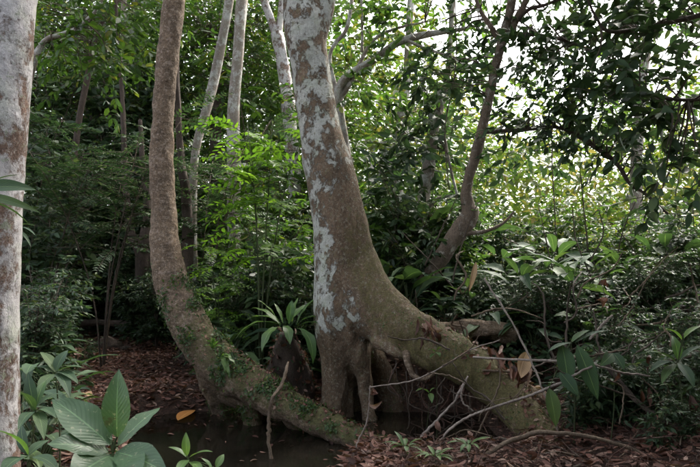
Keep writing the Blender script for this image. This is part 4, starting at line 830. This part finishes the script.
# ------------------------------------------------------------------ fallen wood, sticks, vines
def stick(label, rows, mat='stick', name='fallen_stick', cat='stick', group=None, k=7, kink=.0):
    p = px_path(rows); o = np.array(p[0][:3]); s = spline(p, max(16, len(p) * 7)); s[:, :3] += rng.normal(0, .0025, (len(s), 3))
    V, Q, T = tube(s[:, :3], s[:, 3], k, .18, rng.integers(999)); ob = part(name, mesh_np(name, V - o, [Q, T], M[mat], True), None, o)
    return tag(ob, label, cat, group)
stick('thin straight tan stick leaning across the roots below the crooked tree', [(484, 278, 5.2, .8), (512, 322, 5.1, .9), (530, 358, 5, 1), (545, 395, 4.9, 1), (558, 430, 4.8, 1)], 'stick_pale')
stick('level twig stretched past the large dark hanging leaves', [(473, 357, 5.3, 1), (520, 360, 5.1, 1.2), (565, 361, 4.95, 1.3), (592, 364, 4.9, 1.2), (620, 372, 4.9, 1), (650, 376, 4.9, .8)], 'stick_pale')
stick('long pale stick rising gently over the root hollow', [(438, 443, 5.0, 1), (452, 428, 5, 1.1), (468, 417, 5, 1.2), (500, 405, 4.9, 1.3), (533, 394, 4.85, 1.3), (560, 383, 4.8, 1.3), (592, 366, 4.8, 1.1)], 'stick_pale')
stick('thick brown branch bowed over the near ground', [(470, 474, 4.5, 2), (484, 458, 4.5, 2.1), (510, 441, 4.5, 2.2), (543, 432, 4.5, 2.2), (590, 437, 4.5, 2), (632, 449, 4.5, 1.8), (672, 470, 4.5, 1.6)], 'stick')
stick('dark branch slanting down through the twig tangle', [(600, 352, 5.2, 2.6), (615, 376, 5.1, 2.6), (630, 394, 5, 2.5), (648, 410, 4.9, 2.4), (676, 427, 4.8, 2.2), (712, 442, 4.7, 2)], 'bark_dark')
stick('thin grey twig crossing the face of the buttress', [(371, 387, 5.5, .7), (410, 381, 5.5, .8), (440, 368, 5.5, .8), (473, 349, 5.5, .7), (500, 340, 5.5, .5)], 'stick_pale')
stick('upright pale twig carrying dead leaves over the mossy root', [(349, 474, 4.9, 1), (357, 444, 4.95, .9), (366, 424, 5, .8), (369, 405, 5, .6), (370, 386, 5, .5)], 'stick_pale')
stick('bent brown vine hanging over the mossy root into the water', [(288, 362, 5.5, 1), (286, 371, 5.4, 1.5), (281, 386, 5.3, 1.6), (272, 399, 5.2, 1.7), (269, 420, 5.2, 1.7), (269, 445, 5.15, 1.7), (275, 474, 5.1, 1.7)], 'stick')
stick('grey stick propped up inside the root hollow', [(418, 440, 5.5, 1.4), (440, 417, 5.5, 1.4), (455, 400, 5.5, 1.2), (464, 383, 5.5, 1)], 'stick_pale')
stick('kinked twig dangling before the root hollow', [(468, 376, 5.4, .8), (462, 390, 5.4, .9), (463, 402, 5.4, .9), (473, 411, 5.4, .7)], 'stick_pale')
stick('slender tan shoot curving up from the near ground to the buttress', [(476, 436, 5.2, .8), (488, 412, 5.2, .8), (498, 388, 5.2, .8), (500, 368, 5.2, .7), (493, 348, 5.2, .6)], 'stick')
stick('short pale broken stick poking from the bank', [(590, 339, 5.6, 1.2), (600, 327, 5.7, 1.2), (612, 315, 5.8, 1)], 'stick_pale')
stick('mossy fallen log lying along the foot of the bank', [(436, 330, 7.0, 8), (460, 331, 6.9, 9), (490, 330, 6.8, 9), (516, 334, 6.8, 8)], 'bark_brown', 'fallen_log', 'log', k=14)
stick('dead grey log chunk lying on the leaf litter', [(96, 348, 10.2, 5), (108, 344, 10.2, 7), (120, 350, 10.2, 6), (132, 352, 10.2, 4)], 'bark_dark', 'fallen_log', 'log', k=12)
stick('dark fallen branch across the back of the litter floor', [(60, 326, 11.5, 3), (95, 322, 11.6, 3.5), (130, 325, 11.5, 3), (165, 330, 11.4, 2.5)], 'bark_dark', 'fallen_branch', 'branch')
gg = np.random.default_rng(77)
for i in range(80):                                             # the tangle of dead twigs on the bank
    x0 = gg.uniform(430, 700) if i % 3 else gg.uniform(560, 700); y0 = gg.uniform(290, 455); d = gg.uniform(4.7, 6.6) if y0 > 340 else gg.uniform(5.8, 7)
    a = gg.normal(-.6 if gg.uniform() < .5 else -2.3, .5); l = gg.uniform(25, 90); r = gg.uniform(.4, 1.3)
    dx, dy = math.cos(a) * l, math.sin(a) * l
    wh = 'above the fallen log' if y0 < 335 and x0 < 560 else 'on the upper bank slope' if y0 < 350 else 'around the buttress leg' if x0 < 560 else 'below the dark slanting branch'
    stick('%s %s dead twig tangled %s' % ('stout' if r > .95 else 'thin' if r > .65 else 'hair-thin', ['dark', 'brown', 'brown', 'dark'][i % 4], wh), [(x0, y0, d, r), (x0 + dx * .35 + gg.normal(0, 5), y0 + dy * .35 + gg.normal(0, 4), d + .05, r), (x0 + dx * .7 + gg.normal(0, 6), y0 + dy * .7 + gg.normal(0, 5), d + .1, r * .8), (x0 + dx, y0 + dy, d + gg.normal(0, .2), r * .5)], ['twig', 'stick', 'stick', 'twig'][i % 4], 'dead_twig', 'twig', 'dead twigs tangled on the bank', 5)
for i in range(40):                                             # sticks fallen flat on the ground
    x = gg.uniform(.35, 3.2); y = gg.uniform(4.3, 6.6); a = gg.uniform(0, 6.28); l = gg.uniform(.25, .9); r = gg.uniform(.004, .013)
    q = np.array([[x + math.cos(a) * l * t_ + gg.normal(0, .03), y + math.sin(a) * l * t_ + gg.normal(0, .03)] for t_ in (-.5, -.15, .2, .5)])
    s_ = spline(np.array([[u, v, float(hground(u, v)) + .03 + gg.uniform(0, .05), r * (1 - .15 * k_)] for k_, (u, v) in enumerate(q)]), 16); o_ = s_[0, :3].copy()
    V, Q, T = tube(s_[:, :3], s_[:, 3], 5, .2, i); mt = ['twig', 'stick', 'stick_pale', 'twig', 'stick'][i % 5]
    tag(part('fallen_stick', mesh_np('fallen_stick', V - o_, [Q, T], M[mt], True), None, o_), '%s %s stick lying flat on the dead leaves %s' % ('short' if l < .5 else 'long', {'twig': 'dark', 'stick': 'brown', 'stick_pale': 'pale'}[mt], 'under the hollow' if x < 1.3 else 'below the bank slope'), 'stick', 'sticks lying on the ground by the roots')
for i in range(16):                                             # twigs among the understorey leaves
    x0 = gg.uniform(380, 700); y0 = gg.uniform(250, 300); d = gg.uniform(7, 9); l = gg.uniform(40, 110); a = gg.normal(-1.57, .5)
    stick('bare upright twig rising through the leaves %s' % ('behind the buttress' if x0 < 470 else 'of the bank crest' if x0 < 600 else 'at the bank end'), [(x0, y0, d, .8), (x0 + math.cos(a) * l * .5 + gg.normal(0, 6), y0 + math.sin(a) * l * .5, d, .7), (x0 + math.cos(a) * l, y0 + math.sin(a) * l, d, .4)], 'twig', 'bare_twig', 'twig', 'bare twigs among the bank leaves', 5)
for i, (x0, x1, y1, d, lab) in enumerate([(562, 556, 240, 9, 'hanging vine beside the bank crest'), (453, 449, 190, 8.6, 'thin vine hanging beside the crooked trunk'), (580, 584, 120, 9.5, 'thin vine hanging against the bright clearing')]):
    stick(lab, [(x0, -40, d, .5), (x0 + 3, 60, d, .6), (x1 - 4, 130, d, .6), (x1, y1, d, .5)], 'twig', 'hanging_vine', 'vine')
tw = []
for i in range(3200):                                           # rootlets and broken twigs over the soil
    x = gg.uniform(.3, 4.2); y = gg.uniform(4.1, 8.0); a = gg.uniform(0, 6.28); l = gg.uniform(.08, .4); z = float(hground(x, y))
    if z < WATER: continue
    up = gg.uniform(0, .35) * l; b_ = np.array([x, y, z + gg.uniform(.0, .06)]); e_ = b_ + [math.cos(a) * l, math.sin(a) * l, up - gg.uniform(0, .05)]
    m_ = (b_ + e_) / 2 + gg.normal(0, .12 * l, 3) + [0, 0, .02]; r = gg.uniform(.0012, .0042)
    tw.append((np.array([b_, m_, e_]), np.array([r, r * .9, r * .5])))
tag(part('twig_litter', twig_mesh('twig_litter', tw, M['rootlet'], k=3)), 'mat of fine reddish rootlets and broken twigs over the bank', None, kind='stuff')
for i in range(22):
    x = gg.uniform(372, 500); yt = 352 + (x - 372) * .33 + gg.uniform(0, 14); d = gg.uniform(5.7, 6.3); l = gg.uniform(25, 70); r = gg.uniform(.35, 1.3)
    stick('%s root hanging from the arch into the dark hollow' % ('stout' if r > .9 else 'thin' if r > .6 else 'hair-fine'), [(x, yt, d, r), (x + gg.normal(0, 4), yt + l * .4, d + gg.normal(0, .05), r * .9), (x + gg.normal(2, 8), yt + l * .75, d, r * .8), (x + gg.normal(4, 12), yt + l, d, r * .5)], ['twig', 'bark_dark', 'rootlet'][i % 3], 'hanging_root', 'root', 'roots hanging in the hollow', 5)
# dead leaves that catch the eye
def dead_leaf(label, b, tp, wd, mat='leaf_dead', **kw):
    B_ = P(*b); V, Q, uv = blade(B_, P(*tp), wd * b[2] / F, **kw)
    return tag(part('dead_leaf', mesh_np('dead_leaf', V - B_, Q, M[mat], True, uv), None, B_), label, 'leaf')
p0 = P(180, 419, 1.0) - CAM; fw = CAM + p0 * ((WATER + .012 - 1.4) / p0[2]); p1 = P(193, 411, 1.0) - CAM; fw2 = CAM + p1 * ((WATER + .015 - 1.4) / p1[2])
V, Q, uv = blade(fw + (fw - fw2) * .15, fw2 + (fw2 - fw) * .15, .16, arch=.04, cup=.08); tag(part('dead_leaf', mesh_np('dead_leaf', V - fw, Q, M['leaf_orange'], True, uv), None, fw), 'single orange leaf floating on the dark water', 'leaf')
dead_leaf('big curled tan dead leaf caught beside the dark hanging leaves', (527, 352, 5.2), (521, 378, 5.0), 15, 'leaf_tan', arch=-.2, cup=.5, face=(0, -1, .2))
dead_leaf('small tan leaf under the curled tan leaf', (534, 388, 5.0), (546, 392, 5.0), 9, 'leaf_tan', arch=.1, cup=.3)
dead_leaf('pink-brown dead leaf on the bank near the upright broad leaf', (83, 394, 5.6), (91, 399, 5.4), 9, 'leaf_tan', arch=.1, cup=.2)
dead_leaf('long narrow dead leaf hanging on the bank by the crooked tree foot', (476, 262, 6.6), (469, 292, 6.5), 6, 'leaf_tan', arch=.05, cup=.3, face=(0, -1, .1))
for i, (x, y, d, dx, dy, wd, lab) in enumerate([(373, 388, 5, -3, 7, 8, 'dead leaf at the tip of the upright pale twig'), (369, 404, 5, 13, -3, 5, 'pale dead leaf halfway up the upright twig'), (334, 441, 5.6, 2, 18, 6, 'reddish dead leaf hanging under the mossy root'), (328, 438, 5.6, -1, 12, 5, 'narrow dead leaf hanging beside the reddish one'), (299, 422, 5.85, 4, 12, 5, 'dead leaf dangling below the mossy root'),
     (437, 420, 5.5, 4, 12, 6, 'grey dead leaf hooked in the hollow'), (418, 318, 5.9, -3, 18, 4, 'dead leaf strip hanging on the buttress slope'), (424, 320, 5.9, 2, 16, 4, 'second dead leaf strip hanging on the buttress slope'), (430, 316, 5.9, -6, 20, 4, 'curved dead leaf strip hanging on the buttress slope'),
     (517, 366, 5.2, -4, 16, 5, 'limp dead leaf below the curled tan leaf'), (511, 362, 5.2, 0, 18, 5, 'limp reddish dead leaf beside the curled tan one'), (596, 300, 6.2, 6, 8, 8, 'pinkish dead leaf lodged on the bank'), (598, 284, 6.6, 10, 4, 9, 'pink dead leaf under the bank crest leaves'), (690, 395, 4.7, 2, 22, 8, 'brown dead leaf hanging by the green-leaved plant'), (641, 440, 4.8, 3, 14, 8, 'grey dead leaf standing among the twigs')]):
    dead_leaf(lab, (x, y, d), (x + dx, y + dy, d - .03), wd, 'leaf_dead', arch=[.12, .25, -.18, .3][i % 4], cup=[.5, .7, .35, .9][i % 4], wave=.12, roll=[-.6, .5, .9, -.3][i % 4], face=(.2, -1, .2), seed=i)

gd = np.random.default_rng(91)
for i in range(34):
    cx, cy, d, w_, lab = [(520, 368, 5.25, 14, 'withered reddish leaf in the dead bundle beside the curled tan leaf'), (424, 326, 5.85, 9, 'withered leaf strip in the clump on the buttress slope'), (488, 352, 5.6, 22, 'withered leaf caught along the top of the buttress root'), (640, 395, 4.9, 45, 'withered leaf caught in the dark twig tangle')][i % 4]
    x = cx + gd.normal(0, w_ * .5); y = cy + gd.normal(0, 6 if i % 4 != 3 else 24)
    o = dead_leaf(lab, (x, y, d + gd.normal(0, .08)), (x + gd.normal(0, 7), y + gd.uniform(6, 20), d + gd.normal(0, .08)), gd.uniform(3, 7), 'leaf_dead', arch=gd.normal(0, .25), cup=gd.uniform(.2, .9), wave=.12, roll=gd.normal(0, .8), face=(.2, -1, .2), seed=i)
    o['group'] = 'withered leaves caught on roots and twigs'
